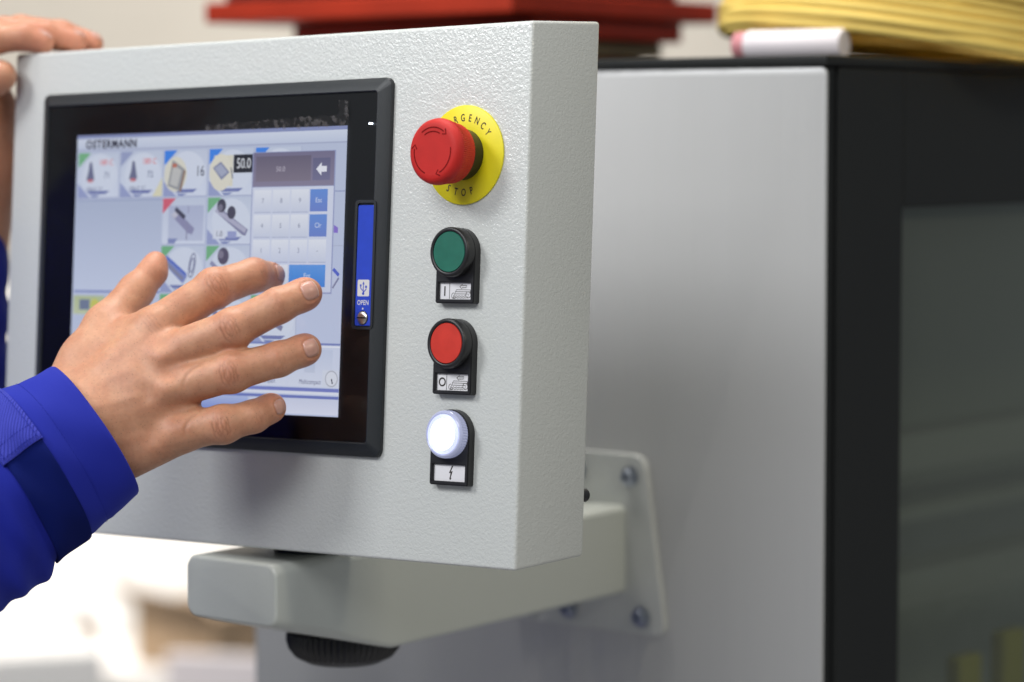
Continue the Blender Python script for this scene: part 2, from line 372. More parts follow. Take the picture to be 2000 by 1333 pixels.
# ------------------------------------------------------------------ bright exhibition stand far behind, low on the left
o = wbox('partition_wall', 60, 1230, 6500, 2600, 60, 1600, M['white_wall'], 'bright white exhibition partition standing behind the machine', 'partition', bev=3)
tb = thing('display_table', 'white display table in front of the bright partition', 'table', Matrix.Translation(W3(at(260, 1318, 5600))))
put('table_top', box_me(-600, 600, 0, 520, -26, 0, 4), M['white_metal'], tb)
tz = -(W3(at(260, 1318, 5600)).z * 1000)
for sx in (-560, 540):
    for sy in (20, 480): put('leg', box_me(sx, sx + 30, sy, sy + 30, tz, -26.5, 2), M['grey_metal'], tb)
cb = Matrix.Translation(W3(at(375, 1316, 5600)) + Vector((0, .1, 0)))
bxo = thing('cardboard_box', 'open brown cardboard box standing on the white display table', 'box', cb @ Matrix.Rotation(-.75, 4, 'Z'))
put('box_body', box_me(-125, 125, -60, 100, 0, 118, 2), M['cardboard'], bxo)
put('flap', box_me(0, 0, 0, 0, 0, 0, corners=[(-125, -63, 118.5), (125, -63, 118.5), (-125, -60, 120), (125, -60, 120), (-150, -110, 160), (110, -110, 150), (-150, -106, 162), (110, -106, 152)]), M['cardboard'], bxo)
tn = thing('brown_tin', 'small dark brown tin on the white display table', 'tin', Matrix.Translation(W3(at(155, 1316, 5600)) + Vector((0, .12, 0))))
put('can', lathe([(20, 0), (22, 1), (22, 78), (21, 80)], n=32, cap_first=True), M['rack_wood'], tn, smooth=40)
put('lid', lathe([(22.5, 72), (23, 73), (23, 84), (22, 85)], n=32, cap_first=True), M['rack_dark'], tn, smooth=40)
wbox('plastic_crate', 70, 1335, 5300, 260, 200, 110, M['white_metal'], 'pale plastic crate in front of the white display table', 'crate', yaw=.3, bev=8)
wbox('sample_board', 430, 1345, 5200, 210, 30, 120, M['white_roll'], 'pale pinkish sample board leaning before the cardboard box', 'board', yaw=-.2, bev=3)
pst = wbox('display_post', 205, 1200, 5950, 55, 40, 1500, M['white_metal'], 'white upright post between the brown tin and the cardboard box', 'post', bev=4)

# ------------------------------------------------------------------ support arm (arm frame: x across, y away from the panel front, z up)
arm = thing('support_arm', 'grey steel bracket arm bolted to the silver cabinet side and carrying the control panel', 'arm', M_ARM)
rings = []
def arm_ring(y, zb, zt, x0=-80, x1=0, r=8.): return [(x, y, z) for x, z in rrect(x0, x1, zb, zt, r, 6)]
rings.append(arm_ring(.0, 2.2, 37.8, -77.8, -2.2, 8)); rings.append(arm_ring(.5, .8, 39.2, -79.2, -.8, 8)); rings.append(arm_ring(2., 0, 40))
for y in (20, 50, 80, 104): rings.append(arm_ring(y, -29 * y / 112, 40, r=8 - 3 * y / 112))
for y in (111, 114): rings.append(arm_ring(y, -29 + (.6 if y < 112 else 0), 40, r=5))
for y in (160, 220, 300, 376): rings.append(arm_ring(y, -29 + 4 * (y - 114) / 262, 40, r=5))
put('beam', loft(rings), M['arm'], arm, smooth=50)
pl = [(-92, 78), (16, 78), (36, -54), (-108, -54)]
def round_poly(pts, r, n=5):
    out = []
    for i, p in enumerate(pts):
        p = np.array(p, float); a = np.array(pts[i - 1], float) - p; b = np.array(pts[(i + 1) % len(pts)], float) - p
        a /= np.linalg.norm(a); b /= np.linalg.norm(b); s, e = p + a * r, p + b * r
        for k in range(n + 1):
            t = k / n; out.append(tuple((1 - t) ** 2 * s + 2 * t * (1 - t) * p + t * t * e))
    return out
pr = round_poly(pl[::-1], 12)
put('mounting_plate', loft([[(x, 377.8, z) for x, z in pr], [(x, 372.8, z) for x, z in pr], [(x * .992 - .3, 372, z * .992) for x, z in pr]]), M['plate'], arm, smooth=40)
for bx_, bz in ((4, 61.5), (14.5, -41), (-44, 63), (-88, -41), (-52, -41)):
    b = lathe([(7.5, 0), (7.5, 1.4), (5.4, 1.5), (5.4, 5.6), (4.8, 6.2), (2.7, 6.2), (2.6, 3.0)], n=24)
    o = put('bolt', b, M['zinc'], arm, smooth=35); o.matrix_local = Matrix.Translation((bx_ * MM, .372, bz * MM)) @ Matrix.Rotation(math.radians(90), 4, 'X')
kn = [(12, 0), (36, 0), (38.6, -1.8), (39, -7), (37.4, -12.5), (33, -18), (25, -22), (12, -24.5)]
bmk = lathe(kn, -42, 110, n=110, teeth=(-1.5, (1, 2, 3, 4, 5)))
o = put('clamp_wheel', bmk, M['black'], arm, smooth=25, label='black knurled clamping wheel under the arm'); o.location.z = -.0195
put('swivel_plate', lathe([(22, 0), (25, .2), (25, 5.4), (24, 6), (0.1, 6)], -30, 66, n=48), M['black'], arm, smooth=40).location.z = .040

# ------------------------------------------------------------------ control panel
PWD, PHT, PDP = 454.2, 325.85, 66.7
pan = thing('control_panel', 'light grey textured control panel with touch display and round push buttons on the arm', 'control panel', M_PANEL)
dl = np.array([PD @ PU, PD @ PW, PD @ PN]) * PDP
cs = []
for k in (1, 0):
    for y in (0, PHT):
        for x in (-PWD, 0): cs.append(np.array([x, y, 0]) + dl * k)
put('housing', box_me(0, 0, 0, 0, 0, 0, 2.2, 4, corners=[tuple(c) for c in cs]), M['panel'], pan, smooth=30)
put('rear_knob', lathe([(3.2, -66.2), (3.2, -70), (4.2, -71), (4.2, -77), (3.4, -78)], -8.5, 43.5, n=32), M['black'], pan, smooth=35, label='small black knob behind the panel edge')

# touch display
BX0, BX1, BY0, BY1 = -420.5, -106.3, 62.3, 296.2
def bz(ins, r): return rrect(BX0 + ins, BX1 - ins, BY0 + ins, BY1 - ins, r, 6)
bez = put('touch_display', loft([at_z(bz(0, 5), .1), at_z(bz(0, 5), 2.6), at_z(bz(.5, 4.6), 3.2), at_z(bz(7.2, 2.6), 6.6), at_z(bz(8.0, 2.4), 6.8), at_z(bz(8.6, 2.2), 6.5), at_z(bz(9., 2.), 5.2)], False, False),
          M['bezel'], pan, smooth=24, label='black bevelled touch display frame')
put('display_mask', loft([at_z(bz(8.9, 2), 4.6), at_z(bz(8.9, 2), 5.1)]), M['mask'], bez)
put('cover_glass', mesh([(x * MM, y * MM, 6.05 * MM) for x, y in bz(8.8, 2.1)], [tuple(range(28))]), M['glass'], bez)

# picture on the display (panel mm)
SX0, SX1, SY0, SY1 = -383.4, -139.6, 86, 267.2
UV, UF, UC = [], [], []
ulayer = [5.25]
def lin(c): return tuple((x / 255 / 12.92 if x < 10 else ((x / 255 + .055) / 1.055) ** 2.4) for x in c)
def poly(pts, c, c2=None):
    """flat shape; c2 = colour at its foot for a printed gradient"""
    z = ulayer[0]; ulayer[0] += .0012; b = len(UV); ys = [p[1] for p in pts]; lo, hi = min(ys), max(ys)
    for p in pts: UV.append((p[0] * MM, p[1] * MM, z * MM))
    UF.append(tuple(range(b, b + len(pts))))
    for p in pts:
        t = (p[1] - lo) / (hi - lo + 1e-9)
        cc = c if c2 is None else tuple(c2[i] + (c[i] - c2[i]) * t for i in range(3))
        cc = tuple(v * .88 + w * .12 for v, w in zip(cc, (200, 208, 230)))  # haze over the screen mixed into each colour
        UC.append((*lin(cc), 1))
def rc(x0, y0, x1, y1, c, c2=None): poly([(x0, y0), (x1, y0), (x1, y1), (x0, y1)], c, c2)
def line(pts, w, c):
    v, f = ribbon_data(pts, w, 0)
    for q in f: poly([v[i][:2] for i in (q[0], q[1], q[2], q[3])], c)
def word(s, size, x, y, c, sx=1, bold=0):
    v, f = text_tris(s, size, bold); z = ulayer[0]; ulayer[0] += .0012; b = len(UV)
    for a in v: UV.append(((x + a[0] * sx) * MM, (y + a[1]) * MM, z * MM)); UC.append((*lin(c), 1))
    for t in f: UF.append(tuple(i + b for i in t))
def disc(cx, cy, rx, ry, c, n=24, c2=None): poly([(cx + rx * math.cos(2 * math.pi * i / n), cy + ry * math.sin(2 * math.pi * i / n)) for i in range(n)], c, c2)
BGT, BGB = (186, 196, 222), (196, 206, 236)
rc(SX0, SY0, SX1, SY1, BGT, BGB)
rc(SX0, 257.5, SX1, 264.8, (214, 222, 240), (196, 206, 230)); rc(SX0, 264.8, SX1, SY1, (132, 142, 190)); rc(SX0, 256.6, SX1, 257.5, (168, 176, 206))
word('OSTERMANN', 7.6, -350.5, 260.6, (38, 40, 62), .98, .034); pass
def tile(x, y, corner=None, w=39.6, h=30.2, shade=True):
    rc(x, y - h, x + w, y, (196, 206, 228), (214, 222, 242))
    if shade:
        disc(x + 21, y - 15, 17, 14.2, (214, 222, 240)); poly([(x, y - h), (x + 12, y - h), (x, y - h + 10)], (150, 160, 205))
        poly([(x + 8, y - 25.5), (x + 31, y - 25.5), (x + 27, y - 27.8), (x + 12, y - 27.8)], (112, 122, 178)); poly([(x + 12, y - 28.4), (x + 22, y - 28.4), (x + 18, y - 29.8), (x + 14, y - 29.8)], (120, 132, 186))
    if corner: poly([(x, y), (x, y - 10), (x + 12, y)], corner)
    line([(x, y - h), (x + w, y - h)], .5, (160, 168, 200)); line([(x + w, y), (x + w, y - h)], .5, (170, 178, 208))
GRN, BLU, RED_, = (112, 178, 128), (56, 128, 235), (214, 92, 112)
for x, cn in ((-381.6, GRN), (-340.6, (150, 160, 200))):
    tile(x, 255.2, cn)
    poly([(x + 8, 237), (x + 16, 237), (x + 14.5, 243), (x + 13, 249), (x + 11, 249), (x + 10, 243)], (104, 108, 140)); rc(x + 9.5, 235.5, x + 14.5, 237.5, (200, 110, 120))
    word('180 C', 5.4, x + 27, 248.5, (226, 92, 92)); word('71' if x < -360 else '72', 6, x + 28, 239.8, (92, 102, 142)); word('194.0 °C', 4.6, x + 16, 230.5, (96, 104, 146))
poly([(-310, 225.3), (-301, 225.3), (-301, 238)], (224, 220, 188))
tile(-299.6, 255.2, BLU); disc(-289, 239.5, 10.5, 11.5, (222, 220, 206))
poly([(-296, 232), (-285, 228.5), (-281, 243), (-292, 249)], (150, 152, 156)); poly([(-294, 233), (-287, 231), (-283.5, 242), (-291, 246)], (194, 194, 192)); poly([(-285, 228.5), (-281, 243), (-279.6, 241), (-283.6, 227.6)], (140, 110, 90))
rc(-292, 244, -288, 246.5, (190, 110, 90)); word('16', 9.6, -266.5, 241, (58, 62, 84), .85)
tile(-258.4, 255.2, BLU); rc(-254, 231, -237, 251, (222, 218, 200)); disc(-248, 240, 10, 12, (226, 222, 206))
poly([(-255, 243), (-248, 247), (-240, 240), (-247, 235)], (128, 134, 166)); poly([(-253.5, 242.6), (-248, 245.6), (-242, 240.2), (-247, 237)], (164, 170, 196)); line([(-239, 243), (-237, 236)], .9, (90, 96, 120))
rc(-236.6, 239.5, -219.2, 251.2, (28, 29, 38)); word('50.0', 9.4, -227.6, 245.2, (232, 236, 246), .8)
tile(-217.2, 255.2, BLU)
rc(-381.8, 163, -300.2, 223, (176, 187, 214), (200, 210, 236)); line([(-381.8, 223.4), (-300, 223.4)], .8, (152, 162, 198)); line([(-381.8, 162.4), (-300, 162.4)], 1.2, (112, 126, 190))
tile(-299.6, 223.8, RED_, shade=False); rc(-294, 196, -262, 219, (176, 184, 214), (190, 198, 224))
poly([(-299.6, 223.8), (-299.6, 213.8), (-287.6, 223.8)], RED_)
poly([(-292, 213), (-287, 216), (-270, 204), (-272, 200), (-276, 201)], (140, 140, 176)); poly([(-292, 213), (-287, 216), (-284, 214), (-288, 210.5)], (196, 196, 214)); line([(-288, 217), (-279, 211)], 3, (66, 66, 84)); line([(-277, 209), (-277, 196.5)], 1, (140, 140, 170)); line([(-276, 219), (-276, 214)], .8, (150, 150, 180))
poly([(-294, 197.5), (-285, 197.5), (-288, 194.2), (-294, 194.2)], (128, 138, 188))
tile(-258.4, 223.8, GRN)
poly([(-252, 215), (-248, 217.5), (-222, 203), (-224, 199), (-227, 199.6)], (126, 126, 160)); line([(-251, 216), (-224, 202)], 3, (176, 176, 202)); disc(-246, 218.5, 4, 4.4, (62, 60, 76)); disc(-237, 214, 3.8, 4.2, (66, 64, 82)); disc(-247, 217.2, 2.2, 2.4, (116, 112, 132))
rc(-253, 197, -242, 203.5, (216, 222, 238)); word('1.0', 5, -247.5, 200.2, (96, 98, 120)); rc(-240, 197.5, -232, 202, (150, 158, 206))
tile(-299.6, 192.6, GRN); poly([(-297, 181), (-294, 185), (-275, 173), (-279, 168)], (120, 134, 196)); line([(-295, 186), (-276, 174)], 1.4, (62, 92, 196)); line([(-294, 181), (-279, 171)], 2.2, (130, 132, 156))
for r_ in (5.2, 3.1): line([(-271 + .5 * r_ * math.cos(a / 10 * math.pi) + .25 * r_ * math.sin(a / 10 * math.pi), 180 + 1.5 * r_ * math.sin(a / 10 * math.pi)) for a in range(21)], .9, (112, 116, 150))
tile(-258.4, 192.6, GRN); disc(-243, 186, 5, 5.5, (82, 76, 96)); disc(-245, 187, 2.4, 2.6, (124, 118, 138)); line([(-254, 182), (-246, 176), (-236, 170)], 3, (140, 142, 176))
for x, c in ((-299.6, GRN), (-258.4, RED_), (-217.2, GRN)): tile(x, 161.2, c); line([(x + 8, 150), (x + 28, 140)], 3.5, (124, 126, 160)); disc(x + 18, 149, 4, 4, (104, 104, 140))
# left foot of the screen
rc(-381.8, 147, -352, 159.5, (182, 196, 150), (196, 206, 170)); rc(-376, 150, -366, 157, (110, 122, 150)); disc(-361, 153, 4.5, 4.5, (206, 204, 96))
rc(-381.8, 104, -300.2, 146, (188, 200, 228), (204, 212, 236))
rc(-300, 104, SX1, 130.2, (206, 214, 238), (214, 221, 242)); line([(-300, 131), (SX1, 131)], 1.3, (120, 132, 192)); line([(-300, 129.4), (SX1, 129.4)], .9, (232, 236, 248))
for x in (-262, -222, -183): rc(x, 104.5, x + 37.5, 127.5, (196, 206, 232), (218, 224, 243)); rc(x + 14, 113, x + 23, 122, (182, 194, 222), (198, 206, 228)); word('Multicompact', 4.2, x + 19, 107.2, (86, 92, 132), .8)
rc(-153.6, 104, SX1, 115, (216, 222, 238)); disc(-146, 109.6, 5.4, 5.2, (178, 182, 196)); disc(-146, 109.6, 4.6, 4.4, (222, 226, 238)); line([(-146, 109.6), (-145, 106.5)], .9, (60, 62, 80))
rc(SX0, 101.2, SX1, 103.4, (108, 120, 196), (120, 130, 200)); rc(SX0, 99.4, SX1, 101.2, (226, 231, 246))
rc(SX0, 96.8, SX1, 98.6, (104, 118, 190)); rc(SX0, SY0, -217, 96.8, (176, 190, 232), (110, 132, 214)); rc(-215.4, SY0 + 1, SX1, 96.8, (206, 212, 236), (222, 226, 246))
# number pad window
rc(-219.6, 162.4, -148.2, 252.2, (150, 158, 200)); rc(-218.8, 163.4, -149.2, 229.8, (214, 220, 240), (206, 214, 238))
rc(-218.8, 230.2, -149.2, 251.8, (112, 106, 136), (132, 124, 150)); rc(-216.4, 233.4, -169, 249.4, (98, 90, 112), (122, 112, 130)); rc(-167.4, 233.6, -152.6, 247.6, (96, 94, 128), (110, 108, 142)); word('50.0', 4.6, -195, 241, (190, 184, 200))
poly([(-164.5, 240.6), (-160, 244.8), (-160, 242.4), (-155.6, 242.4), (-155.6, 238.8), (-160, 238.8), (-160, 236.4)], (236, 238, 248))
ks = [['7', '8', '9', 'Esc'], ['4', '5', '6', 'Clr'], ['1', '2', '3', '-'], ['0', '.', 'Ent', None]]
for r in range(4):
    for c in range(4):
        k = ks[r][c]
        if k is None: continue
        x0 = -217 + c * 16.05; y1 = 228 - r * 15.8; w = 14.8 if k != 'Ent' else 30.9
        blue = k in ('Esc', 'Clr', 'Ent')
        if blue: rc(x0, y1 - 14, x0 + w, y1, (96, 140, 220) if k != 'Ent' else (84, 150, 232), (104, 128, 206) if k != 'Ent' else (62, 128, 220))
        else: rc(x0, y1 - 14, x0 + w, y1, (232, 236, 247), (206, 213, 234)); line([(x0, y1 - 14.3), (x0 + w, y1 - 14.3)], .5, (170, 178, 208))
        word(k, 4.4, x0 + w / 2, y1 - 7, (214, 226, 250) if blue else (140, 146, 172))
# strip right of the pad
line([(-148, 226.5), (SX1, 226.5)], .8, (150, 160, 200)); line([(-148, 192.5), (SX1, 192.5)], .6, (176, 184, 212)); poly([(-148, 205.5), (-144.5, 203.8), (-144.5, 200.4), (-148, 200.6)], (132, 108, 206)); line([(-147.5, 178), (-142.5, 174)], 2.2, (74, 92, 200)); line([(-147.5, 166), (-142.5, 172.5)], 1.3, (120, 124, 160))
scm = mesh(UV, UF); at2 = scm.color_attributes.new('picture', 'FLOAT_COLOR', 'POINT')
at2.data.foreach_set('color', np.array(UC, dtype=np.float32).ravel())
put('screen', scm, M['screen'], bez, label='lit display picture with machine icons and number pad')

# remains of the protective film, ragged along its lower edge
fv, ff = [], []; nfx = 70
for i in range(nfx + 1):
    x = -262 + 124.4 * i / nfx; lo = 266.4 + 1.2 * math.sin(i * .9) * random.random(); hi = 270.2 + 3.2 * i / nfx + 1.5 * random.random()
    for k in range(4): fv.append((x * MM, (lo + (hi - lo) * k / 3) * MM, (6.25 + .25 * random.random()) * MM))
for i in range(nfx):
    for k in range(3): ff.append((i * 4 + k, (i + 1) * 4 + k, (i + 1) * 4 + k + 1, i * 4 + k + 1))
put('protective_film', mesh(fv, ff), M['film'], bez, smooth=180, label='ragged clear protective film left along the screen top')
tv, tf = [], []
for i in range(9):
    for k in range(7): tv.append(((-145.6 + 8 * k / 6) * MM, (273.6 + 9.2 * i / 8) * MM, (6.5 + .9 * math.sin(i * 1.7 + k * 2.3) * random.random() + .6) * MM))
for i in range(8):
    for k in range(6): tf.append((i * 7 + k, i * 7 + k + 1, i * 7 + k + 8, i * 7 + k + 7))
put('film_tab', mesh(tv, tf), M['film'], bez, smooth=180, label='crumpled clear pull tab of the film')

# service flap, lamp, screw
pk = rrect(-129.6, -112.4, 140.8, 220.6, 2.6); pi = rrect(-127.6, -113.6, 142.6, 218.8, 1.6)
put('flap_rim', plate(pk, [pi], 5.4, 6.95), M['bezel'], bez)
put('flap_bed', plate(rrect(-127.9, -113.3, 142.3, 219.1, 1.6), [], 4.8, 5.3), M['mask'], bez)
fr_ = rrect(-127.2, -114., 143, 217.4, 1.2)
put('service_flap', loft([at_z(fr_, 5.3), at_z(fr_, 6.5), at_z([(x * 1 + (.25 if x < -120 else -.25), y + (.25 if y < 180 else -.25)) for x, y in fr_], 6.7)], False, True), M['usb'], bez, label='blue plastic service flap')
put('port_symbol', plate(rrect(-125.6, -116.0, 161.2, 171.4, .9), [], 6.72, 6.76), M['print'], bez)
tri = [[(-120.8, 162.6), (-120.8, 169)], [(-120.8, 164.4), (-123, 166.2), (-123, 167.6)], [(-120.8, 163.6), (-118.6, 165.4), (-118.6, 166.8)], ('p', [(-121.7, 168.6), (-119.9, 168.6), (-120.8, 170.4)]), ('p', arc(-120.8, 162.9, .95, 0, 360, 14)[:-1]), ('p', arc(-123, 167.9, .75, 0, 360, 12)[:-1]), ('p', [(-119.3, 166.4), (-117.9, 166.4), (-117.9, 167.8), (-119.3, 167.8)])]
put('port_mark', strokes(tri, .62, 6.79), M['usb'], bez)
put('lettering', letters([('OPEN', 4.3, -120.8, 157.2, 6.74, 0, .82)]), M['print'], bez)
put('marker_dot', mesh([(x * MM, y * MM, 6.74 * MM) for x, y in arc(-120.8, 153.6, .6, 0, 360, 14)[:-1]], [tuple(range(14))]), M['print'], bez)
put('screw_seat', lathe([(4.4, 6.73), (4.4, 6.8)], -120.7, 147.9, 32), M['mask'], bez)
sw = bmesh.new(); sw.from_mesh(lathe([(3.9, 6.8), (3.9, 7.3), (3.4, 7.75), (2, 7.9), (.2, 7.95)], -120.7, 147.9, 36)); put('screw', from_bm(sw), M['steel'], bez, smooth=40)
put('screw_slot', box_me(-124.3, -117.1, 147.45, 148.35, 7.6, 7.99), M['mask'], bez)
put('status_light', loft([at_z(rrect(-121.5, -118.6, 267.3, 268.3, .45), 5.2), at_z(rrect(-121.5, -118.6, 267.3, 268.3, .45), 6.15)], False, True), M['led'], bez)

# emergency stop
EX, EY = -48.3, 247.2
est = put('emergency_stop', lathe([(29.4, .05), (30, .3), (30, 1.3), (29.4, 1.7), (14, 1.75)], EX, EY, 128), M['yellow'], pan, smooth=40, label='round yellow emergency stop plate')
items = [(ch, 6.3, EX + 22.2 * math.sin(math.radians(-4 + 14.6 * (i - 4))), EY + 22.2 * math.cos(math.radians(-4 + 14.6 * (i - 4))), 1.80, -(-4 + 14.6 * (i - 4)), .72) for i, ch in enumerate('EMERGENCY')]
items += [(ch, 6.3, EX + 22.9 * math.sin(math.radians(a)), EY - 22.9 * math.cos(math.radians(a)), 1.80, a, .72) for ch, a in zip('STOP', (-29, -13.5, 2, 17.5))]
put('lettering', letters(items[:9]), M['ink'], est); put('lettering', letters(items[9:]), M['ink'], est)
put('collar', lathe([(15.2, 1.7), (15.4, 2), (15.4, 9.5), (14.6, 10.2), (14.2, 10.4), (14.2, 15), (12, 15.2)], EX, EY, 80), M['black'], est, smooth=40)
prof = [(13, 12.2), (17.4, 12.4), (18.2, 13.2), (18.8, 18), (19.6, 22.5), (20, 24.5), (20, 26.2), (19.3, 28.6), (17.6, 30.4), (16.2, 31.0), (14, 31.05), (.2, 31.1)]
put('knob', lathe(prof, EX, EY, 200, teeth=(-.38, (3, 4, 5, 6))), M['red'], est, smooth=38, label='red mushroom head knob with engraved arrows')
ar = []
for a0 in (150, 30, -90):
    ar.append(arc(EX, EY, 14.1, a0 - 22, a0 - 96, 20))
    e = math.radians(a0 - 96); tip = math.radians(a0 - 106)
    ar.append([(EX + 16.2 * math.cos(e), EY + 16.2 * math.sin(e)), (EX + 14.1 * math.cos(tip), EY + 14.1 * math.sin(tip)), (EX + 12.2 * math.cos(e), EY + 12.2 * math.sin(e))])
    if a0 == 150: ar.append(arc(EX, EY, 11.6, a0 - 26, a0 - 88, 16))
put('arrows', strokes(ar, .75, 31.16), M['red_dark'], est)

# push buttons and the lamp
BXC = -49.
def holder(cy, name, lab):
    outer = arc(BXC, cy, 15, 0, 180, 28) + [(BXC - 15, cy - 29.6), (BXC - 14, cy - 30.6), (BXC + 14, cy - 30.6), (BXC + 15, cy - 29.6)]
    hole = [(BXC - 12.6, cy - 28.2), (BXC + 12.2, cy - 28.2), (BXC + 12.2, cy - 18.2), (BXC - 12.6, cy - 18.2)]
    me = plate(outer, [hole], .1, 5.6)
    bm = bmesh.new(); bm.from_mesh(me)
    bmesh.ops.bevel(bm, geom=[e for e in bm.edges if all(abs(v.co.z - .0056) < 1e-5 for v in e.verts) and len(e.link_faces) == 2 and abs(e.calc_face_angle(0)) > .5], offset=.0006, segments=2, affect='EDGES')
    h = put(name, from_bm(bm), M['black'], pan, smooth=30, label=lab)
    put('label_plate', mesh([(x * MM, y * MM, 3.7 * MM) for x, y in hole], [(0, 1, 2, 3)]), M['tag'], h)
    return h
def conveyor(cy, z, sx0):
    """arrow over a roller table, drawn in strokes"""
    b = cy - 23.2; X = lambda t: sx0 + t
    S = [[(X(2), b - 4.2), (X(4.5), b + .8), (X(15.2), b + .8), (X(13.2), b - 4.2)], [(X(3.6), b - .4), (X(14.6), b - .4)], [(X(3), b - 1.7), (X(13.6), b - 1.7)],
         arc(X(2.6), b - 2.8, 1.7, 90, 330, 12), arc(X(13.8), b - 2.2, 1.9, 0, 360, 16), [(X(15.4), b + .6), (X(15.4), b - 2)],
         [(X(2.4 + k * 1.1), b - 3.0 + .35 * (-1) ** k) for k in range(10)], [(X(2.4 + k * 1.1), b - 4.1 + .35 * (-1) ** k) for k in range(10)],
         [(X(7), b + 2.6), (X(9.2), b + 4.2), (X(9), b + 3.3), (X(12.4), b + 3.5), (X(12), b + 2.1), (X(8.8), b + 2.0), (X(8.8), b + 1.3), (X(7), b + 2.6)]]
    return S
for cy, cap, capname, lab, sym in ((188.3, 'green_cap', 'green', 'green push button with conveyor start label', 'I'), (133.5, 'red_cap', 'red', 'red push button with conveyor stop label', 'O')):
    h = holder(cy, 'push_button', lab)
    put('collar', lathe([(15, 5.5), (15, 10.8), (14.7, 11.7), (14, 12.2), (13, 12.25), (12.5, 11.9), (12.4, 10.8)], BXC, cy, 72), M['black'], h, smooth=45)
    put('button_cap', lathe([(12.25, 9), (12.25, 11.5), (11.9, 11.9), (6, 12.0), (.2, 12.02)], BXC, cy, 64), M[cap], h, smooth=45, label=capname + ' button cap')
    S = conveyor(cy, 3.74, BXC - 4.4) + [[(BXC - 5.2, cy - 18.4), (BXC - 5.2, cy - 28)]]
    S += [[(BXC - 8.9, cy - 20.4), (BXC - 8.9, cy - 26.2)]] if sym == 'I' else [arc(BXC - 8.6, cy - 23.2, 2.3, 0, 360, 24)]
    put('symbol', strokes(S, .36, 3.76), M['ink'], h)
    if sym == 'I': put('start_bar', strokes([[(BXC - 8.9, cy - 20.4), (BXC - 8.9, cy - 26.2)]], .95, 3.85), M['ink'], h)
    else: put('stop_ring', strokes([arc(BXC - 8.6, cy - 23.2, 2.3, 0, 360, 24)], .9, 3.85), M['ink'], h)
cy = 79.
h = holder(cy, 'indicator_lamp', 'lit white indicator lamp with lightning label')
put('lens_ring', lathe([(14.2, 5.5), (14.4, 6), (14.4, 9.6), (14.3, 10.6), (13.6, 11.6), (12.8, 12.0), (12.3, 11.7)], BXC, cy, 104, teeth=(-.8, (1, 2))), M['lens'], h, smooth=30, label='clear ribbed lens ring')
rp = [(12.3, 10.8)]
for k in range(5): r = 12.2 - k * .75; rp += [(r, 11.6 + k * .12), (r - .35, 12.1 + k * .12), (r - .7, 11.75 + k * .12)]
put('lens_steps', lathe(rp + [(8.6, 12.3)], BXC, cy, 72), M['lit_ring'], h, smooth=25)
put('lens', lathe([(9.3, 12.2), (9, 12.6), (6, 13.3), (3, 13.6), (.2, 13.7)], BXC, cy, 72), M['lit'], h, smooth=60, label='glowing white lens')
bolt = [(.9, 4.6), (-1.4, -.2), (-.1, .1), (-.55, -3.0), (-1.1, -2.8), (-.4, -4.6), (.9, -3.2), (.2, -3.1), (1.6, 1.3), (.1, .9), (2., 4.6)]
bolt = [(x, y) for x, y in bolt]
put('symbol', plate([(BXC + .2 + x * .95, cy - 23.2 + y * .95) for x, y in bolt], [], 3.74, 3.78), M['ink'], h)

# ------------------------------------------------------------------ hands: one smooth surface grown round a skeleton (mm, camera at the origin)
def round_cone(P, a, b, r1, r2):
    ba = b - a; l2 = ba @ ba; rr = r1 - r2; a2 = l2 - rr * rr; il2 = 1 / l2
    pa = P - a; y = pa @ ba; z = y - l2
    x2 = ((pa * l2 - y[:, None] * ba) ** 2).sum(1); y2 = y * y * l2; z2 = z * z * l2
    k = math.copysign(1, rr) * rr * rr * x2
    d = (np.sqrt(np.maximum(x2 * a2 * il2, 0)) + y * rr) * il2 - r1
    m1 = np.sign(z) * a2 * z2 > k; m2 = np.sign(y) * a2 * y2 < k
    d = np.where(m2, np.sqrt(x2 + y2) * il2 - r1, d); d = np.where(m1, np.sqrt(x2 + z2) * il2 - r2, d)
    return d
def smin(a, b, k):
    h = np.maximum(k - np.abs(a - b), 0) / k; return np.minimum(a, b) - h * h * k * .25
def ellipsoid(P, c, axes, rad):
    q = (P - c) @ axes.T; k0 = np.sqrt(((q / rad) ** 2).sum(1)); k1 = np.sqrt(((q / rad ** 2) ** 2).sum(1)) + 1e-9
    return k0 * (k0 - 1) / k1
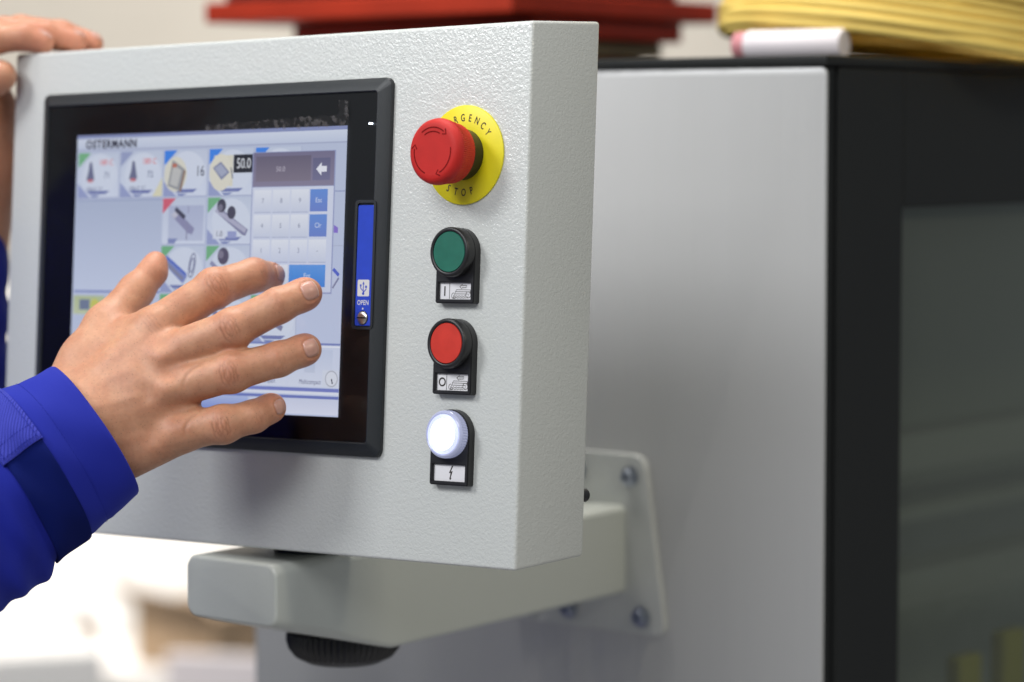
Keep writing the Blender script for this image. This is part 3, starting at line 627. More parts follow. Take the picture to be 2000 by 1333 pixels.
def grow(sdf, lo, hi, step):
    """surface nets over the narrow band, then pulled exactly onto the surface"""
    lo = np.array(lo, float); n = np.ceil((np.array(hi) - lo) / step).astype(int) + 1
    cs_ = 4; nc = n // cs_ + 2
    gx = np.stack(np.meshgrid(*[np.arange(k) * step * cs_ for k in nc], indexing='ij'), -1).reshape(-1, 3) + lo
    Cc = sdf(gx).reshape(nc)
    idx = [np.minimum((np.arange(k) + cs_ // 2) // cs_, nc[i] - 1) for i, k in enumerate(n)]
    F = Cc[np.ix_(*idx)].astype(np.float32)
    band = np.argwhere(np.abs(F) < step * cs_ * 1.5)
    vals = np.empty(len(band), np.float32)
    for s in range(0, len(band), 200000): vals[s:s + 200000] = sdf(band[s:s + 200000] * step + lo)
    F[tuple(band.T)] = vals
    S = F < 0
    acc = np.zeros(tuple(n - 1) + (3,), np.float32); cnt = np.zeros(tuple(n - 1), np.float32)
    corners = [(i, j, k) for i in (0, 1) for j in (0, 1) for k in (0, 1)]
    def sl(c): return tuple(slice(c[i], n[i] - 1 + c[i]) for i in range(3))
    for a in corners:
        for ax in range(3):
            if a[ax]: continue
            b = list(a); b[ax] = 1; fa, fb = F[sl(a)], F[sl(b)]
            x = (fa < 0) != (fb < 0); t = np.where(x, fa / np.where(fa == fb, 1, fa - fb), 0)
            for d in range(3): acc[..., d] += np.where(x, a[d] + (t if d == ax else 0), 0)
            cnt += x
    act = cnt > 0; ids = -np.ones(tuple(n - 1), int); cells = np.argwhere(act); ids[act] = np.arange(len(cells))
    V = (cells + acc[act] / cnt[act][:, None]) * step + lo
    quads = []
    for ax in range(3):
        o1, o2 = [(1, 2), (2, 0), (0, 1)][ax]
        A = S; B = np.roll(S, -1, ax); x = A != B
        e = np.argwhere(x); e = e[(e[:, ax] < n[ax] - 1) & (e[:, o1] > 0) & (e[:, o2] > 0) & (e[:, o1] < n[o1] - 1) & (e[:, o2] < n[o2] - 1)]
        q = []
        for da, db in ((0, 0), (-1, 0), (-1, -1), (0, -1)):
            c = e.copy(); c[:, o1] += da; c[:, o2] += db; q.append(ids[tuple(c.T)])
        q = np.stack(q, 1); fl = ~A[tuple(e.T)]; q[fl] = q[fl][:, ::-1]; quads.append(q)
    Q = np.concatenate(quads); Q = Q[(Q >= 0).all(1)]
    for _ in range(3): V = V - project(sdf, V)[0]
    return V, Q
def project(sdf, V):
    e = .15; d = sdf(V); g = np.stack([(sdf(V + np.eye(3)[i] * e) - sdf(V - np.eye(3)[i] * e)) / (2 * e) for i in range(3)], 1)
    gn = g / (np.linalg.norm(g, axis=1)[:, None] + 1e-9)
    return gn * np.clip(d, -1, 1)[:, None], gn

def nrmz(v): v = np.asarray(v, float); return v / np.linalg.norm(v)
VIEW = -nrmz(ray(400, 700))                                     # towards the viewer from the hand
# joints: (x, y, depth mm, radius mm)
FING = {
    'index': [(303, 642, 1738, 13.2), (418, 564, 1748, 12.2), (496, 538, 1761, 10.8), (529, 540, 1773, 8.7)],
    'middle': [(325, 694, 1727, 13.0), (456, 642, 1721, 12.2), (544, 597, 1723, 11.1), (597, 574, 1729, 9.7)],
    'ring': [(335, 757, 1722, 13.0), (452, 728, 1716, 12.0), (544, 702, 1720, 10.8), (597, 683, 1727, 9.4)],
    'little': [(357, 841, 1722, 12.6), (435, 829, 1717, 11.4), (495, 814, 1722, 10.1), (531, 797, 1730, 8.6)]}
THUMB = [(124, 768, 1738, 15), (207, 639, 1760, 13.2), (266, 569, 1776, 10.9), (298, 532, 1782, 8.9), (304, 514, 1784, 7.4)]
META = {'index': (150, 800, 1728, 15), 'middle': (165, 832, 1722, 15), 'ring': (178, 866, 1722, 15.5), 'little': (208, 903, 1726, 15.5)}
J = {k: [np.array(at(x, y, z)) for x, y, z, r in v] for k, v in FING.items()}
R_ = {k: [r for *_, r in v] for k, v in FING.items()}
TJ = [np.array(at(x, y, z)) for x, y, z, r in THUMB]; TR_ = [r for *_, r in THUMB]
MJ = {k: np.array(at(x, y, z)) for k, (x, y, z, r) in META.items()}
WR = np.array(at(95, 895, 1712)); WR2 = np.array(at(-60, 1000, 1690))
DORS = {'index': nrmz(VIEW + .35 * UP + .35 * RT), 'middle': nrmz(VIEW + .10 * UP), 'ring': nrmz(VIEW + .02 * UP + .12 * RT), 'little': nrmz(VIEW - .02 * UP + .42 * RT)}
def sdf_right(P):
    d = None
    for k in FING:
        c = round_cone(P, MJ[k], J[k][0], META[k][3], R_[k][0] + .2); d = c if d is None else smin(d, c, 11)
    d = smin(d, round_cone(P, WR, MJ['middle'], 27, 20), 14); d = smin(d, round_cone(P, WR2, WR, 31, 27), 10)
    d = smin(d, round_cone(P, MJ['little'] - VIEW * 5, J['little'][0] - VIEW * 7 - UP * 2, 14, 9), 8)      # heel of the hand
    d = smin(d, round_cone(P, TJ[0], TJ[1], TR_[0], TR_[1]), 15)
    d = smin(d, round_cone(P, (TJ[0] + TJ[1]) / 2 - VIEW * 2, J['index'][0] - VIEW * 8 - RT * 12, 13, 8), 12)   # fold between thumb and index
    t = round_cone(P, TJ[1], TJ[2], TR_[1], TR_[2])
    t = smin(t, round_cone(P, TJ[2], TJ[3], TR_[2], TR_[3]), 4); t = smin(t, round_cone(P, TJ[3], TJ[4], TR_[3], TR_[4]), 4)
    d = smin(d, t, 7)
    ks = list(FING)
    for a, b in zip(ks[:-1], ks[1:]):                                        # skin between the knuckles
        m = J[a][0] * .5 + J[b][0] * .5; f_ = nrmz(J[a][1] - J[a][0])
        d = smin(d, round_cone(P, m - f_ * 6 - VIEW * 4, m + f_ * {'index': 8, 'middle': 9, 'ring': 9}[a] - VIEW * 5, 8.6, 6.0), 6)
    for k in ks:
        j, r = J[k], R_[k]
        f = round_cone(P, j[0], j[1], r[0], r[1] - .3)
        f = smin(f, round_cone(P, j[1], j[2], r[1] - .3, r[2] - .2), 3); f = smin(f, round_cone(P, j[2], j[3], r[2] - .2, r[3]), 3)
        a1 = nrmz(j[2] - j[1]); n1 = nrmz(DORS[k] - a1 * (DORS[k] @ a1)); s1 = np.cross(a1, n1)
        f = smin(f, ellipsoid(P, j[1] + n1 * 1.2, np.stack([a1, n1, s1]), np.array([11, r[1] - .7, r[1] - .1])), 4)      # middle joint
        at_ = nrmz(j[3] - j[2]); nt_ = nrmz(DORS[k] - at_ * (DORS[k] @ at_)); st_ = np.cross(at_, nt_)
        f = smin(f, ellipsoid(P, j[3] - nt_ * 1.4 - at_ * 2, np.stack([at_, nt_, st_]), np.array([r[3] + 2.2, r[3] - 1.2, r[3] + .25])), 3)   # fingertip pad
        d = smin(d, f, 4.2)
    return d

NAILS = {'index': (5.2, 9.6, .8), 'middle': (6.1, 10.8, 1.0), 'ring': (5.8, 10.2, 1.0), 'little': (4.8, 8.2, 1.2)}   # half width, length, shift to the tip
def nail_frame(k):
    j = J[k]; a = nrmz(j[3] - j[2]); n_ = nrmz(DORS[k] - a * (DORS[k] @ a)); s_ = np.cross(a, n_); return a, n_, s_
def detail(V, G):
    """knuckle creases, tendons, hollows between the knuckles, nail beds; returns moved vertices and a tint per vertex"""
    off = np.zeros(len(V)); red = np.zeros(len(V)); crease = np.zeros(len(V))
    rng = np.random.RandomState(3)
    for k in FING:
        j, r = J[k], R_[k]
        for q, amp in ((1, 1.), (2, .55)):
            a = nrmz(nrmz(j[q + 1] - j[q]) + nrmz(j[q] - j[q - 1])); n_ = nrmz(DORS[k] - a * (DORS[k] @ a)); s_ = np.cross(a, n_)
            p = V - j[q]; s, t, h = p @ a, p @ s_, p @ n_
            face = np.clip((G @ n_ - .15) / .5, 0, 1) * (np.abs(s) < 16) * (h > 0) * (h < r[q] + 4)
            rr = r[q]
            for c in ((-5.6, -3.4, -1.7, .4, 2.9, 4.6) if q == 1 else (-1.5, .1, 1.6)):
                c += rng.uniform(-.35, .35)
                curve = c - math.copysign(1, c) * +.028 * t * t * min(1, abs(c) / 3) + .3 * np.sin(t * .9 + c)
                g = np.exp(-((s - curve) / .58) ** 2) * np.exp(-(t / (rr * .62)) ** 4) * face
                off -= amp * rng.uniform(.32, .62) * g; crease = np.maximum(crease, amp * g * rng.uniform(.5, 1))
            red += amp * .42 * np.exp(-(s / (rr * .75)) ** 2 - (t / (rr * 1.1)) ** 2) * face
        a, n_, s_ = nail_frame(k); hw, ln, sh = NAILS[k]; p = V - j[3]
        s, t, h = p @ a - sh, p @ s_, p @ n_
        red += .75 * np.exp(-((s - 0) / 11.) ** 2) * (np.abs(t) < 14) * (np.abs(h) < 13) * np.clip(1 - np.abs(s) / 16, 0, 1)
        e = ((np.abs(t) / hw) ** 2.6 + (np.abs(s) / (ln / 2)) ** 2.6)
        m = (h > 0) * (np.abs(s) < 12)
        off -= .55 * np.exp(-((e - 1.12) / .22) ** 2) * m; off += .35 * np.exp(-((e - 1.9) / .5) ** 2) * m * (s < 1)
        crease = np.maximum(crease, .55 * np.exp(-((e - 1.15) / .15) ** 2) * m)
        # knuckle: raised rim, hollow at its middle since the fingers are stretched
        n0 = VIEW; a0 = nrmz(j[1] - j[0]); s0 = np.cross(a0, n0); base = j[0] - a0 * (2 if k != 'little' else 6)
        p = V - base; s, t, h = p @ a0, p @ s0, p @ n0
        f0 = np.clip(G @ n0, 0, 1) * (h > 0)
        if k != 'index':
            off += (1.3 * np.exp(-((s - 1) / 7) ** 2 - (t / 6.5) ** 2) - 1.6 * np.exp(-((s + 9) / 6) ** 2 - (t / 6) ** 2)) * f0
        off += .45 * np.exp(-(t / 3.2) ** 2) * np.clip((-s - 4) / 10, 0, 1) * np.clip((62 + s) / 30, 0, 1) * f0        # tendon
        red += .22 * np.exp(-(s / 10) ** 2 - (t / 10) ** 2) * f0
        if k == 'index':
            for c in (-3, -.8, 1.4, 3.6):
                g = np.exp(-((s - c - .2 * np.sin(t)) / .55) ** 2) * np.exp(-((t + 3) / 8) ** 4) * f0; off -= .25 * g; crease = np.maximum(crease, .4 * g)
    ks = list(FING)
    for a, b in zip(ks[:-1], ks[1:]):
        m = (J[a][0] + J[b][0]) / 2; p = V - m; t = p @ VIEW; dd = (p ** 2).sum(1) - t ** 2
        off -= 1.7 * np.exp(-dd / 46) * (G @ VIEW > .2)
    # creases where little finger and ring finger leave the hand, fine skin folds on the heel of the hand
    for pts, amp in (([(392, 711), (378, 719), (364, 734), (358, 750), (356, 766)], .8), ([(392, 803), (378, 812), (366, 826), (361, 840), (364, 856)], .9), ([(352, 648), (366, 643), (384, 637)], .45)):
        best = np.full(len(V), 1e9); wgt = np.zeros(len(V)); P3 = [np.array(at(x, y, 1712)) for x, y in pts]; nn = len(P3) - 1
        for q_, (A, B) in enumerate(zip(P3[:-1], P3[1:])):
            ab = B - A; s = np.clip(((V - A) @ ab) / (ab @ ab), 0, 1); q = V - (A + s[:, None] * ab); q = q - np.outer(q @ VIEW, VIEW); dd = np.sqrt((q ** 2).sum(1))
            w_ = np.sin(np.pi * np.clip((q_ + s) / nn * .85 + .12, 0, 1)); wgt = np.where(dd < best, w_, wgt); best = np.minimum(best, dd)
        g = np.exp(-(best / 1.0) ** 2) * (G @ VIEW > .1) * wgt; off -= amp * g; crease = np.maximum(crease, .5 * g)
    for i in range(9):
        A = np.array(at(300 + i * 9, 880 - i * 2, 1715)); B = np.array(at(322 + i * 9, 900 - i * 6 + 8, 1715)); ab = B - A
        s = np.clip(((V - A) @ ab) / (ab @ ab), 0, 1); q = V - (A + s[:, None] * ab); q = q - np.outer(q @ VIEW, VIEW); dd = np.sqrt((q ** 2).sum(1))
        off -= .22 * np.exp(-(dd / .7) ** 2) * (G @ VIEW > .1)
    ti = TJ[4]; red += .7 * np.exp(-((V - ti) ** 2).sum(1) / 300)
    return V + G * off[:, None], np.clip(red, 0, 1), np.clip(crease, 0, 1)

def skin_mat(name):
    m = mat(name, (.5, .3, .2), .46, spec=.42, sub=.28); b = bsdf(m); co = obj_co(m)
    tint = N(m, 'ShaderNodeVertexColor', layer_name='tint'); sep = N(m, 'ShaderNodeSeparateColor'); L(m, tint.outputs[0], sep.inputs[0])
    n1 = N(m, 'ShaderNodeTexNoise', Scale=70., Detail=5); L(m, co, n1.inputs['Vector'])
    n2 = N(m, 'ShaderNodeTexNoise', Scale=420., Detail=3); L(m, co, n2.inputs['Vector'])
    v = N(m, 'ShaderNodeTexVoronoi', Scale=1500., feature='DISTANCE_TO_EDGE'); L(m, co, v.inputs['Vector'])
    r1 = N(m, 'ShaderNodeValToRGB'); L(m, n1.outputs['Fac'], r1.inputs[0])
    r1.color_ramp.elements[0].position = .3; r1.color_ramp.elements[0].color = (.455, .208, .122, 1)
    r1.color_ramp.elements[1].position = .7; r1.color_ramp.elements[1].color = (.555, .292, .178, 1)
    mx = N(m, 'ShaderNodeMix', data_type='RGBA'); L(m, r1.outputs[0], mx.inputs[6]); mx.inputs[7].default_value = (.56, .215, .135, 1)
    f = N(m, 'ShaderNodeMath', operation='MULTIPLY'); f.inputs[1].default_value = .72; L(m, sep.outputs[0], f.inputs[0]); L(m, f.outputs[0], mx.inputs[0])
    mc = N(m, 'ShaderNodeMix', data_type='RGBA'); L(m, mx.outputs[2], mc.inputs[6]); mc.inputs[7].default_value = (.27, .10, .05, 1)  # creases and nail folds darkened in the colour, like shade lying in them
    f2 = N(m, 'ShaderNodeMath', operation='MULTIPLY'); f2.inputs[1].default_value = .6; L(m, sep.outputs[1], f2.inputs[0]); L(m, f2.outputs[0], mc.inputs[0])
    sp = N(m, 'ShaderNodeMapRange'); L(m, n2.outputs['Fac'], sp.inputs['Value']); sp.inputs['From Min'].default_value = .3; sp.inputs['From Max'].default_value = .7; sp.inputs['To Min'].default_value = .94; sp.inputs['To Max'].default_value = 1.05
    mm = N(m, 'ShaderNodeMix', data_type='RGBA', blend_type='MULTIPLY'); mm.inputs[0].default_value = 1; L(m, mc.outputs[2], mm.inputs[6]); L(m, sp.outputs[0], mm.inputs[7])
    fo = N(m, 'ShaderNodeTexVoronoi', Scale=420.); L(m, co, fo.inputs['Vector'])                 # hair roots
    fr2 = N(m, 'ShaderNodeMapRange'); L(m, fo.outputs['Distance'], fr2.inputs['Value']); fr2.inputs['From Min'].default_value = .06; fr2.inputs['From Max'].default_value = .22; fr2.inputs['To Min'].default_value = .72
    m3 = N(m, 'ShaderNodeMix', data_type='RGBA', blend_type='MULTIPLY'); m3.inputs[0].default_value = 1; L(m, mm.outputs[2], m3.inputs[6]); L(m, fr2.outputs[0], m3.inputs[7])
    L(m, m3.outputs[2], b.inputs['Base Color'])
    hh = N(m, 'ShaderNodeMath', operation='ADD'); L(m, n2.outputs['Fac'], hh.inputs[0])
    vv = N(m, 'ShaderNodeMath', operation='MULTIPLY'); vv.inputs[1].default_value = .8; L(m, v.outputs['Distance'], vv.inputs[0]); L(m, vv.outputs[0], hh.inputs[1])
    add_bump(m, hh.outputs[0], .30, .0004)
    return m
M['skin'] = skin_mat('skin'); M['nail'] = mat('finger nail', (.52, .285, .225), .32, spec=.5, sub=.2); vary(M['nail'], 220, .06)
M['nail_edge'] = mat('nail edge', (.72, .58, .47), .35)

person = thing('person', 'person in royal blue work jacket touching the display and holding the panel corner', 'person', Matrix.Translation(W3(at(-250, 1150, 1690))))
PINV = person.matrix_world.inverted()
def pmesh(V, F): return mesh([tuple(PINV @ W3(p)) for p in V], F)
allp = np.array([p for v in J.values() for p in v] + TJ + [WR, np.array(at(0, 960, 1698))] + list(MJ.values()))
V, Q = grow(sdf_right, allp.min(0) - 34, allp.max(0) + 34, 1.0)
G = project(sdf_right, V)[1]
V, red, cre = detail(V, G)
hm = pmesh(V, [tuple(int(i) for i in q) for q in Q])
tl = hm.color_attributes.new('tint', 'FLOAT_COLOR', 'POINT'); tl.data.foreach_set('color', np.stack([red, cre, red * 0, red * 0 + 1], 1).astype(np.float32).ravel())
hand = put('hand', hm, M['skin'], person, smooth=180, label='bare right hand spread over the display, thumb up')
for k in FING:
    a, n_, s_ = nail_frame(k); hw, ln, sh = NAILS[k]; nu, nv = 13, 15; pts = []; c = J[k][3] + a * sh
    g2 = []
    for i in range(nv):
        for q in range(nu):
            x, y = -1 + 2 * q / (nu - 1), -1 + 2 * i / (nv - 1)
            xx = x * math.sqrt(max(0, 1 - .42 * y * y * (1 if y < 0 else .75))); yy = y * math.sqrt(max(0, 1 - .30 * x * x))
            g2.append((xx, yy))
    g2 = np.array(g2); P = c + np.outer(g2[:, 0] * hw * .98, s_) + np.outer(g2[:, 1] * ln * .5, a) + n_ * 16
    for _ in range(40): P = P - np.outer(sdf_right(P) * .8, n_)
    edge = np.maximum(np.abs(np.repeat(np.linspace(-1, 1, nv), nu)), np.abs(np.tile(np.linspace(-1, 1, nu), nv)))
    lift = np.where(edge > .99, -.5, .42) + .25 * (1 - g2[:, 0] ** 2)
    P = P + n_ * lift[:, None]
    F = [(i * nu + q, i * nu + q + 1, (i + 1) * nu + q + 1, (i + 1) * nu + q) for i in range(nv - 1) for q in range(nu - 1)]
    me = pmesh(P, F); me.materials.append(M['nail']); me.materials.append(M['nail_edge'])
    for i, pl_ in enumerate(me.polygons): pl_.material_index = 1 if i // (nu - 1) >= nv - 2 else 0
    put('fingernail', me, None, hand, smooth=180)

# sleeve of the working jacket: rings round the forearm
M['cloth'] = mat('blue work cloth', (.010, .018, .285), .8, spec=.2)
def twill(m, s1, strength):
    co = obj_co(m); mp = N(m, 'ShaderNodeMapping'); mp.inputs['Rotation'].default_value = (.3, .2, .6); L(m, co, mp.inputs['Vector'])
    w = N(m, 'ShaderNodeTexWave', Scale=s1, Distortion=.15, Detail=1); L(m, mp.outputs[0], w.inputs['Vector'])
    n = N(m, 'ShaderNodeTexNoise', Scale=900., Detail=3); L(m, co, n.inputs['Vector'])
    a = N(m, 'ShaderNodeMath', operation='ADD'); L(m, w.outputs['Fac'], a.inputs[0]); L(m, n.outputs['Fac'], a.inputs[1]); add_bump(m, a.outputs[0], strength, .0006)
    bsdf(m).inputs['Sheen Weight'].default_value = .12; bsdf(m).inputs['Sheen Tint'].default_value = (.3, .4, 1, 1)
twill(M['cloth'], 900, .12)
M['strap'] = mat('blue strap cloth', (.020, .028, .33), .7, spec=.3); twill(M['strap'], 230, .6)
M['velcro'] = mat('blue loop fabric', (.008, .020, .22), .95, spec=.1); add_bump(M['velcro'], N(M['velcro'], 'ShaderNodeTexNoise', Scale=1500., Detail=4).outputs['Fac'], 1., .0015)
SL = [  # centre x, y, depth, half height (mm), half thickness (mm)
    (188, 842, 1722, 46.5, 33), (140, 872, 1716, 48.5, 36), (90, 900, 1710, 51, 39), (52, 925, 1706, 52, 41), (20, 950, 1702, 52.5, 43), (-20, 978, 1698, 55, 46), (-90, 1025, 1690, 58, 50), (-190, 1090, 1680, 60, 53), (-330, 1180, 1664, 63, 56)]
SC = np.array([at(x, y, z) for x, y, z, *_ in SL]); SH = np.array([s[3:] for s in SL])
slen = np.concatenate([[0], np.cumsum(np.linalg.norm(np.diff(SC, axis=0), axis=1))])
A_H = nrmz(RT * .58 - UP * .816)
def sleeve_pt(s, th, off=0, wr=1.):
    """point on the sleeve, s mm back from the opening, th = angle (0 = towards the viewer, 90 = lower edge)"""
    c = np.array([np.interp(s, slen, SC[:, i]) for i in range(3)]); hh, ht = np.interp(s, slen, SH[:, 0]), np.interp(s, slen, SH[:, 1])
    ax = nrmz(SC[0] - SC[4]); hN = nrmz(A_H - ax * (A_H @ ax)); tN = nrmz(np.cross(hN, ax)); tN = tN if tN @ VIEW > 0 else -tN
    lean = tN * 0
    k = 1 if s > 1e-6 else 1
    w = wr * np.clip((s - 30) / 45, 0, 1) * (1.7 * math.sin(th * 3 + s * .11) + 1.5 * math.sin(th * 5 - s * .19 + 1) + 1.4 * math.sin(s * .33 + th * 2))
    w += (1.3 * math.sin(th * 2 + .8 + s * .05) + .9 * math.sin(th * 3 - s * .12) + .5 * math.sin(th * 7 + s * .2)) * (.55 + .45 * min(1, s / 20))
    cth, sth = math.cos(th), math.sin(th)
    return c + hN * sth * (hh + off + w) + tN * cth * (ht + off + w)
NT = 96
def sleeve_mesh(s_list, offs):
    rings = [[sleeve_pt(s, 2 * math.pi * i / NT, o) for i in range(NT)] for s, o in zip(s_list, offs)]
    V = [p for r in rings for p in r]; F = []
    for k in range(len(rings) - 1):
        for i in range(NT):
            j = (i + 1) % NT; F.append((k * NT + i, (k + 1) * NT + i, (k + 1) * NT + j, k * NT + j))
    return pmesh(V, F)
sl_s = list(np.linspace(34, slen[-1], 80))
sleeve = put('sleeve', sleeve_mesh(sl_s, [0] * len(sl_s)), M['cloth'], person, smooth=180, label='royal blue work jacket sleeve on the reaching arm')
cs_s = [22, 6, 1.2, .2, 0, .2, 1.2, 4, 12, 22, 24.5, 26, 27.5, 34, 44, 46, 47, 46, 40]
cs_o = [-4, -3.2, -2.8, -1.8, -.6, .4, 1.0, 1.2, 1.3, 1.2, .9, .9, 1.2, 1.5, 1.5, 1.2, .5, -.3, -1.5]
put('cuff', sleeve_mesh(cs_s, cs_o), M['cloth'], sleeve, smooth=180)
def band(s0, s1, t0, t1, off, thick, ns, nt, skew=0, ragged=0):
    V, F = [], []
    for lay, o in ((0, off - 2.5), (1, off)):
        for i in range(ns + 1):
            for k in range(nt + 1):
                t = math.radians(t0 + (t1 - t0) * k / nt + (ragged * random.uniform(-1, 1) if k == nt else 0)); s = s0 + (s1 - s0) * i / ns + skew * (k / nt)
                e = 1 if (0 < i < ns and 0 < k < nt) else .55
                V.append(sleeve_pt(max(s, .1), t, (o - thick) if lay == 0 else o - thick * (1 - e), .6))
    m = (ns + 1) * (nt + 1); id_ = lambda l, i, k: l * m + i * (nt + 1) + k
    for i in range(ns):
        for k in range(nt): F.append((id_(1, i, k), id_(1, i, k + 1), id_(1, i + 1, k + 1), id_(1, i + 1, k)))
    rim = [(i, 0) for i in range(ns)] + [(ns, k) for k in range(nt)] + [(i, nt) for i in range(ns, 0, -1)] + [(0, k) for k in range(nt, 0, -1)]
    for a, b in zip(rim, rim[1:] + rim[:1]): F.append((id_(1, *a), id_(1, *b), id_(0, *b), id_(0, *a)))
    return pmesh(V, F)
put('strap', band(37, 66, -100, -10, 4.8, 1.6, 16, 40), M['strap'], sleeve, smooth=60, label='stitched strap end on the sleeve')
put('loop_patch', band(38, 64, -14, 100, 2.9, 1.2, 16, 40, ragged=1.5), M['velcro'], sleeve, smooth=60, label='dark fuzzy loop fastener patch')
def stitch_rows():
    V, F = [], []
    def dash(s, t, ds, dt, o):
        a = sleeve_pt(s, math.radians(t), o, .6); b_ = sleeve_pt(s + ds, math.radians(t + dt), o, .6); c = nrmz(b_ - a); n_ = nrmz(np.cross(c, VIEW)) * .22; b = len(V)
        V.extend([a - n_, a + n_, b_ + n_, b_ - n_]); F.append((b, b + 1, b + 2, b + 3))
    for t in np.arange(-98, -12, 2.8): dash(39.6, t, 0, 1.8, 5.15); dash(63.4, t, 0, 1.8, 5.15)
    for s in np.arange(39.6, 63, 1.9): dash(s, -13.0, 1.2, 0, 5.15); dash(s, -21.0, 1.2, 0, 5.15)
    for t in np.arange(-100, 100, 2.8): dash(25.8, t, 0, 1.7, 1.25)
    return pmesh(V, F)
put('stitching', stitch_rows(), M['cloth'], sleeve)

# the other hand holds the panel by its upper left corner
LF = [[(-75, 108, 1938, 11), (-10, 78, 1940, 10.2), (45, 72, 1942, 9.6), (82, 84, 1944, 8.2)],
      [(-70, 95, 1958, 11), (10, 62, 1960, 10.2), (88, 65, 1962, 9.4), (148, 82, 1966, 8.0)],
      [(-60, 88, 1976, 11), (40, 58, 1978, 10), (120, 66, 1982, 9.2), (180, 86, 1986, 7.9)],
      [(-60, 90, 1994, 10), (40, 66, 1996, 9), (110, 76, 2000, 8.2), (150, 90, 2003, 7.2)]]
LJ = [[np.array(at(x, y, z)) for x, y, z, r in f] for f in LF]
LT = [(np.array(at(x, y, z)), r) for x, y, z, r in ((-80, 215, 1950, 15), (-42, 168, 1942, 12.5), (-8, 152, 1938, 11), (4, 148, 1936, 9.6))]
LW = [(np.array(at(x, y, z)), r) for x, y, z, r in ((-80, 125, 1972, 23), (-48, 225, 1980, 27), (-46, 330, 1986, 29), (-70, 480, 1992, 31))]
def sdf_left(P):
    d = None
    for a, b in zip(LW[:-1], LW[1:]):
        c = round_cone(P, a[0], b[0], a[1], b[1]); d = c if d is None else smin(d, c, 12)
    for j in LJ: d = smin(d, round_cone(P, LW[0][0], j[0], 17, 11.5), 10)
    for a, b in zip(LT[:-1], LT[1:]): d = smin(d, round_cone(P, a[0], b[0], a[1], b[1]), 6)
    for j, f in zip(LJ, LF):
        q = None
        for i in range(3):
            c = round_cone(P, j[i], j[i + 1], f[i][3], f[i + 1][3]); q = c if q is None else smin(q, c, 3)
        d = smin(d, q, 2.5)
    return d
ap = np.array([p for j in LJ for p in j] + [x[0] for x in LT] + [x[0] for x in LW])
V, Q = grow(sdf_left, ap.min(0) - 36, ap.max(0) + 30, 1.8)
rd = np.zeros(len(V))
for j in LJ: rd = np.maximum(rd, .9 * np.exp(-((V - j[3]) ** 2).sum(1) / 350))
hm = pmesh(V, [tuple(int(i) for i in q) for q in Q])
tl = hm.color_attributes.new('tint', 'FLOAT_COLOR', 'POINT'); tl.data.foreach_set('color', np.stack([rd + .25, rd * 0, rd * 0, rd * 0 + 1], 1).astype(np.float32).ravel())
hand2 = put('hand', hm, M['skin'], person, smooth=180, label='left hand gripping the upper corner of the panel')
for j, f in zip(LJ[:3], LF):
    a = nrmz(j[3] - j[2]); n_ = nrmz(UP - VIEW * -.25 - a * ((UP + VIEW * .25) @ a)); s_ = np.cross(a, n_); P = []
    for i in range(9):
        for q in range(9):
            x, y = -1 + q / 4, -1 + i / 4
            P.append(j[3] + a * (1 + y * 5 * math.sqrt(1 - .3 * x * x)) + s_ * x * 5.4 * math.sqrt(1 - .4 * y * y) + n_ * 14)
    P = np.array(P)
    for _ in range(40): P = P - np.outer(sdf_left(P) * .8, n_)
    P = P + n_ * .4
    put('fingernail', pmesh(P, [(i * 9 + q, i * 9 + q + 1, i * 9 + q + 10, i * 9 + q + 9) for i in range(8) for q in range(8)]), M['nail'], hand2, smooth=180)
# its sleeve hangs down along the panel edge
rings = []
c0, c1 = np.array(at(-80, 425, 1990)), np.array(at(-94, 1000, 1985)); axl = nrmz(c1 - c0); sx_ = nrmz(RT - axl * (RT @ axl)); sy_ = np.cross(axl, sx_)
for k in range(40):
    t = k / 39; r = 34.5 + 4 * t; r -= .8 if k == 0 else 0
    rings.append([c0 + (c1 - c0) * t + (sx_ * math.cos(2 * math.pi * i / 48) + sy_ * math.sin(2 * math.pi * i / 48)) * (r + 1.3 * math.sin(t * 40 + i * .3) * min(1, t * 4)) for i in range(48)])
Vs = [p for r in rings for p in r]
put('sleeve', pmesh(Vs, [(k * 48 + i, (k + 1) * 48 + i, (k + 1) * 48 + (i + 1) % 48, k * 48 + (i + 1) % 48) for k in range(39) for i in range(48)]), M['cloth'], person, smooth=180, label='royal blue sleeve of the gripping arm')

# ------------------------------------------------------------------ the rest of the person, standing left of the panel, outside the picture (mm, camera at the origin)
def pt(x, y, z): return np.array([x, y, z - CAM_H * 1000], float)
SHR, SHL, ELR, ELL = pt(-765, 1640, 1415), pt(-745, 2010, 1415), pt(-520, 1622, 1150), pt(-440, 1975, 1205)
PEL, CHE = pt(-810, 1825, 960), pt(-775, 1825, 1330)
def sdf_jacket(P):
    Q_ = P.copy(); c = CHE
    ax = np.eye(3)
    d = ellipsoid(P, pt(-790, 1825, 1270), ax, np.array([125., 185, 230])); d = smin(d, ellipsoid(P, pt(-805, 1825, 1000), ax, np.array([125., 175, 190])), 60)
    d = smin(d, round_cone(P, SHR, SHL, 66, 66), 50)
    for a, b, e in ((SHR, ELR, np.array(at(-330, 1180, 1664))), (SHL, ELL, c1)):
        d = smin(d, round_cone(P, a, b, 66, 54), 40); d = smin(d, round_cone(P, b, e, 54, 50 if a is SHR else 36), 20)
    return smin(d, round_cone(P, pt(-760, 1825, 1450), pt(-752, 1825, 1495), 72, 66), 30)
V, Q = grow(sdf_jacket, pt(-960, 1540, 790), pt(-370, 2110, 1580), 7.)
jk = put('jacket', pmesh(V, [tuple(int(i) for i in q) for q in Q]), M['cloth'], person, smooth=180, label='royal blue work jacket')
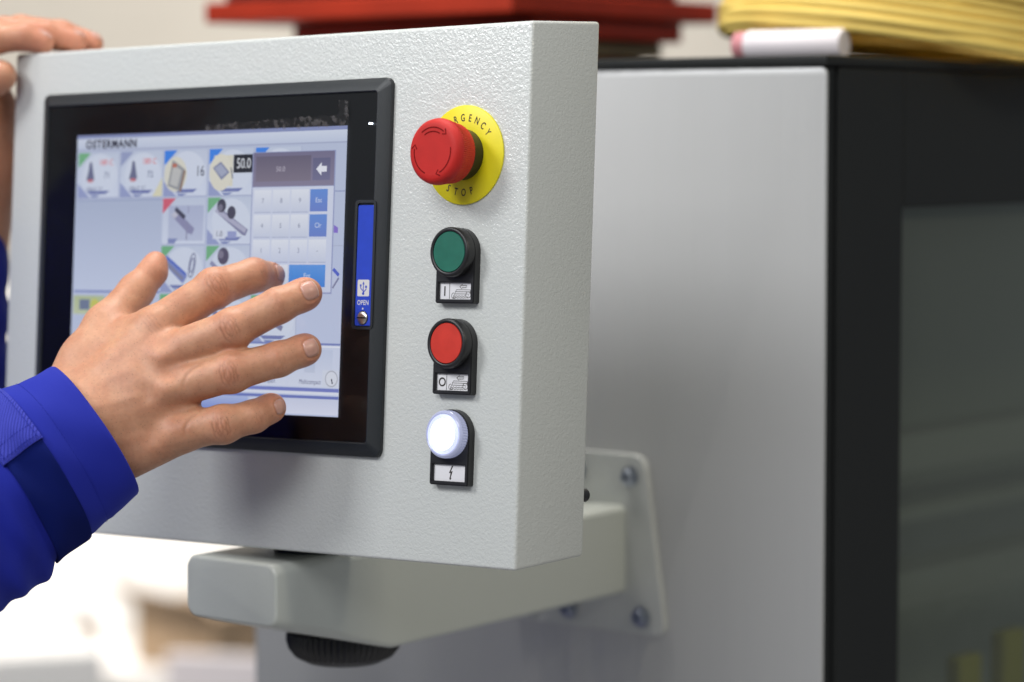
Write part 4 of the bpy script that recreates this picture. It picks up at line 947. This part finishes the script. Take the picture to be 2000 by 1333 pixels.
def sdf_legs(P):
    d = None
    for sy in (-1, 1):
        a, b, c = pt(-812, 1825 + sy * 85, 900), pt(-800, 1825 + sy * 110, 500), pt(-830, 1825 + sy * 120, 90)
        for u_ in (round_cone(P, a, b, 92, 66), round_cone(P, b, c, 66, 48)): d = u_ if d is None else smin(d, u_, 18)
    return d
V, Q = grow(sdf_legs, pt(-930, 1590, 10), pt(-690, 2060, 1010), 8.)
put('trousers', pmesh(V, [tuple(int(i) for i in q) for q in Q]), M['cloth'], person, smooth=180)
for sy in (-1, 1):
    bx_ = box_me(0, 0, 0, 0, 0, 0, 18, 4, corners=[(x, y, z) for z, x1, w in ((0, 180, 48), (75, 120, 40)) for y in (-w, w) for x in (-95, x1)])
    o = put('shoe', bx_, M['black'], person, smooth=60); o.matrix_world = Matrix.Translation((-.83, 1.825 + sy * .12, .002))
HC = pt(-728, 1825, 1672)
def sdf_head(P):
    ax = np.eye(3)
    d = smin(ellipsoid(P, HC + [-8, 0, 18], ax, np.array([96., 76, 98])), ellipsoid(P, HC + [22, 0, -48], ax, np.array([66., 58, 68])), 30)
    d = smin(d, round_cone(P, HC + [-14, 0, -60], HC + [-34, 0, -190], 54, 60), 22)
    d = smin(d, round_cone(P, HC + [88, 0, 8], HC + [104, 0, -26], 9, 15), 12)                     # nose
    d = smin(d, round_cone(P, HC + [78, -22, -62], HC + [78, 22, -62], 8, 8), 8); d = smin(d, ellipsoid(P, HC + [66, 0, -98], ax, np.array([24., 24, 18])), 14)   # lips, chin
    for sy in (-1, 1):
        d = -smin(-d, ellipsoid(P, HC + [92, sy * 32, 6], ax, np.array([16., 19, 11])), 8)          # eye socket
        d = smin(d, ellipsoid(P, HC + [76, sy * 32, 4], ax, np.array([13., 13, 12])), 2)
        d = smin(d, ellipsoid(P, HC + [-12, sy * 76, -6], ax, np.array([20., 9, 32])), 5)
    return d
V, Q = grow(sdf_head, pt(-850, 1730, 1470), pt(-600, 1920, 1800), 3.)
hm = pmesh(V, [tuple(int(i) for i in q) for q in Q]); tl = hm.color_attributes.new('tint', 'FLOAT_COLOR', 'POINT')
hd = put('head', hm, M['skin'], person, smooth=180)
M['hair'] = mat('short brown hair', (.045, .028, .018), .7); add_bump(M['hair'], N(M['hair'], 'ShaderNodeTexNoise', Scale=400., Detail=4).outputs['Fac'], .8, .003)
def sdf_hair(P):
    h = ellipsoid(P, HC + [-12, 0, 22], np.eye(3), np.array([100., 81, 103])); q = P - HC
    return np.maximum(np.maximum(h, (q[:, 0] - 62) * .8), np.maximum(-(q[:, 2] + 50 + 0 * q[:, 0]), np.where(q[:, 0] > 8, 38 - q[:, 2], -99)))
V, Q = grow(sdf_hair, pt(-850, 1730, 1590), pt(-620, 1920, 1810), 3.)
put('hair', pmesh(V, [tuple(int(i) for i in q) for q in Q]), M['hair'], hd, smooth=180)
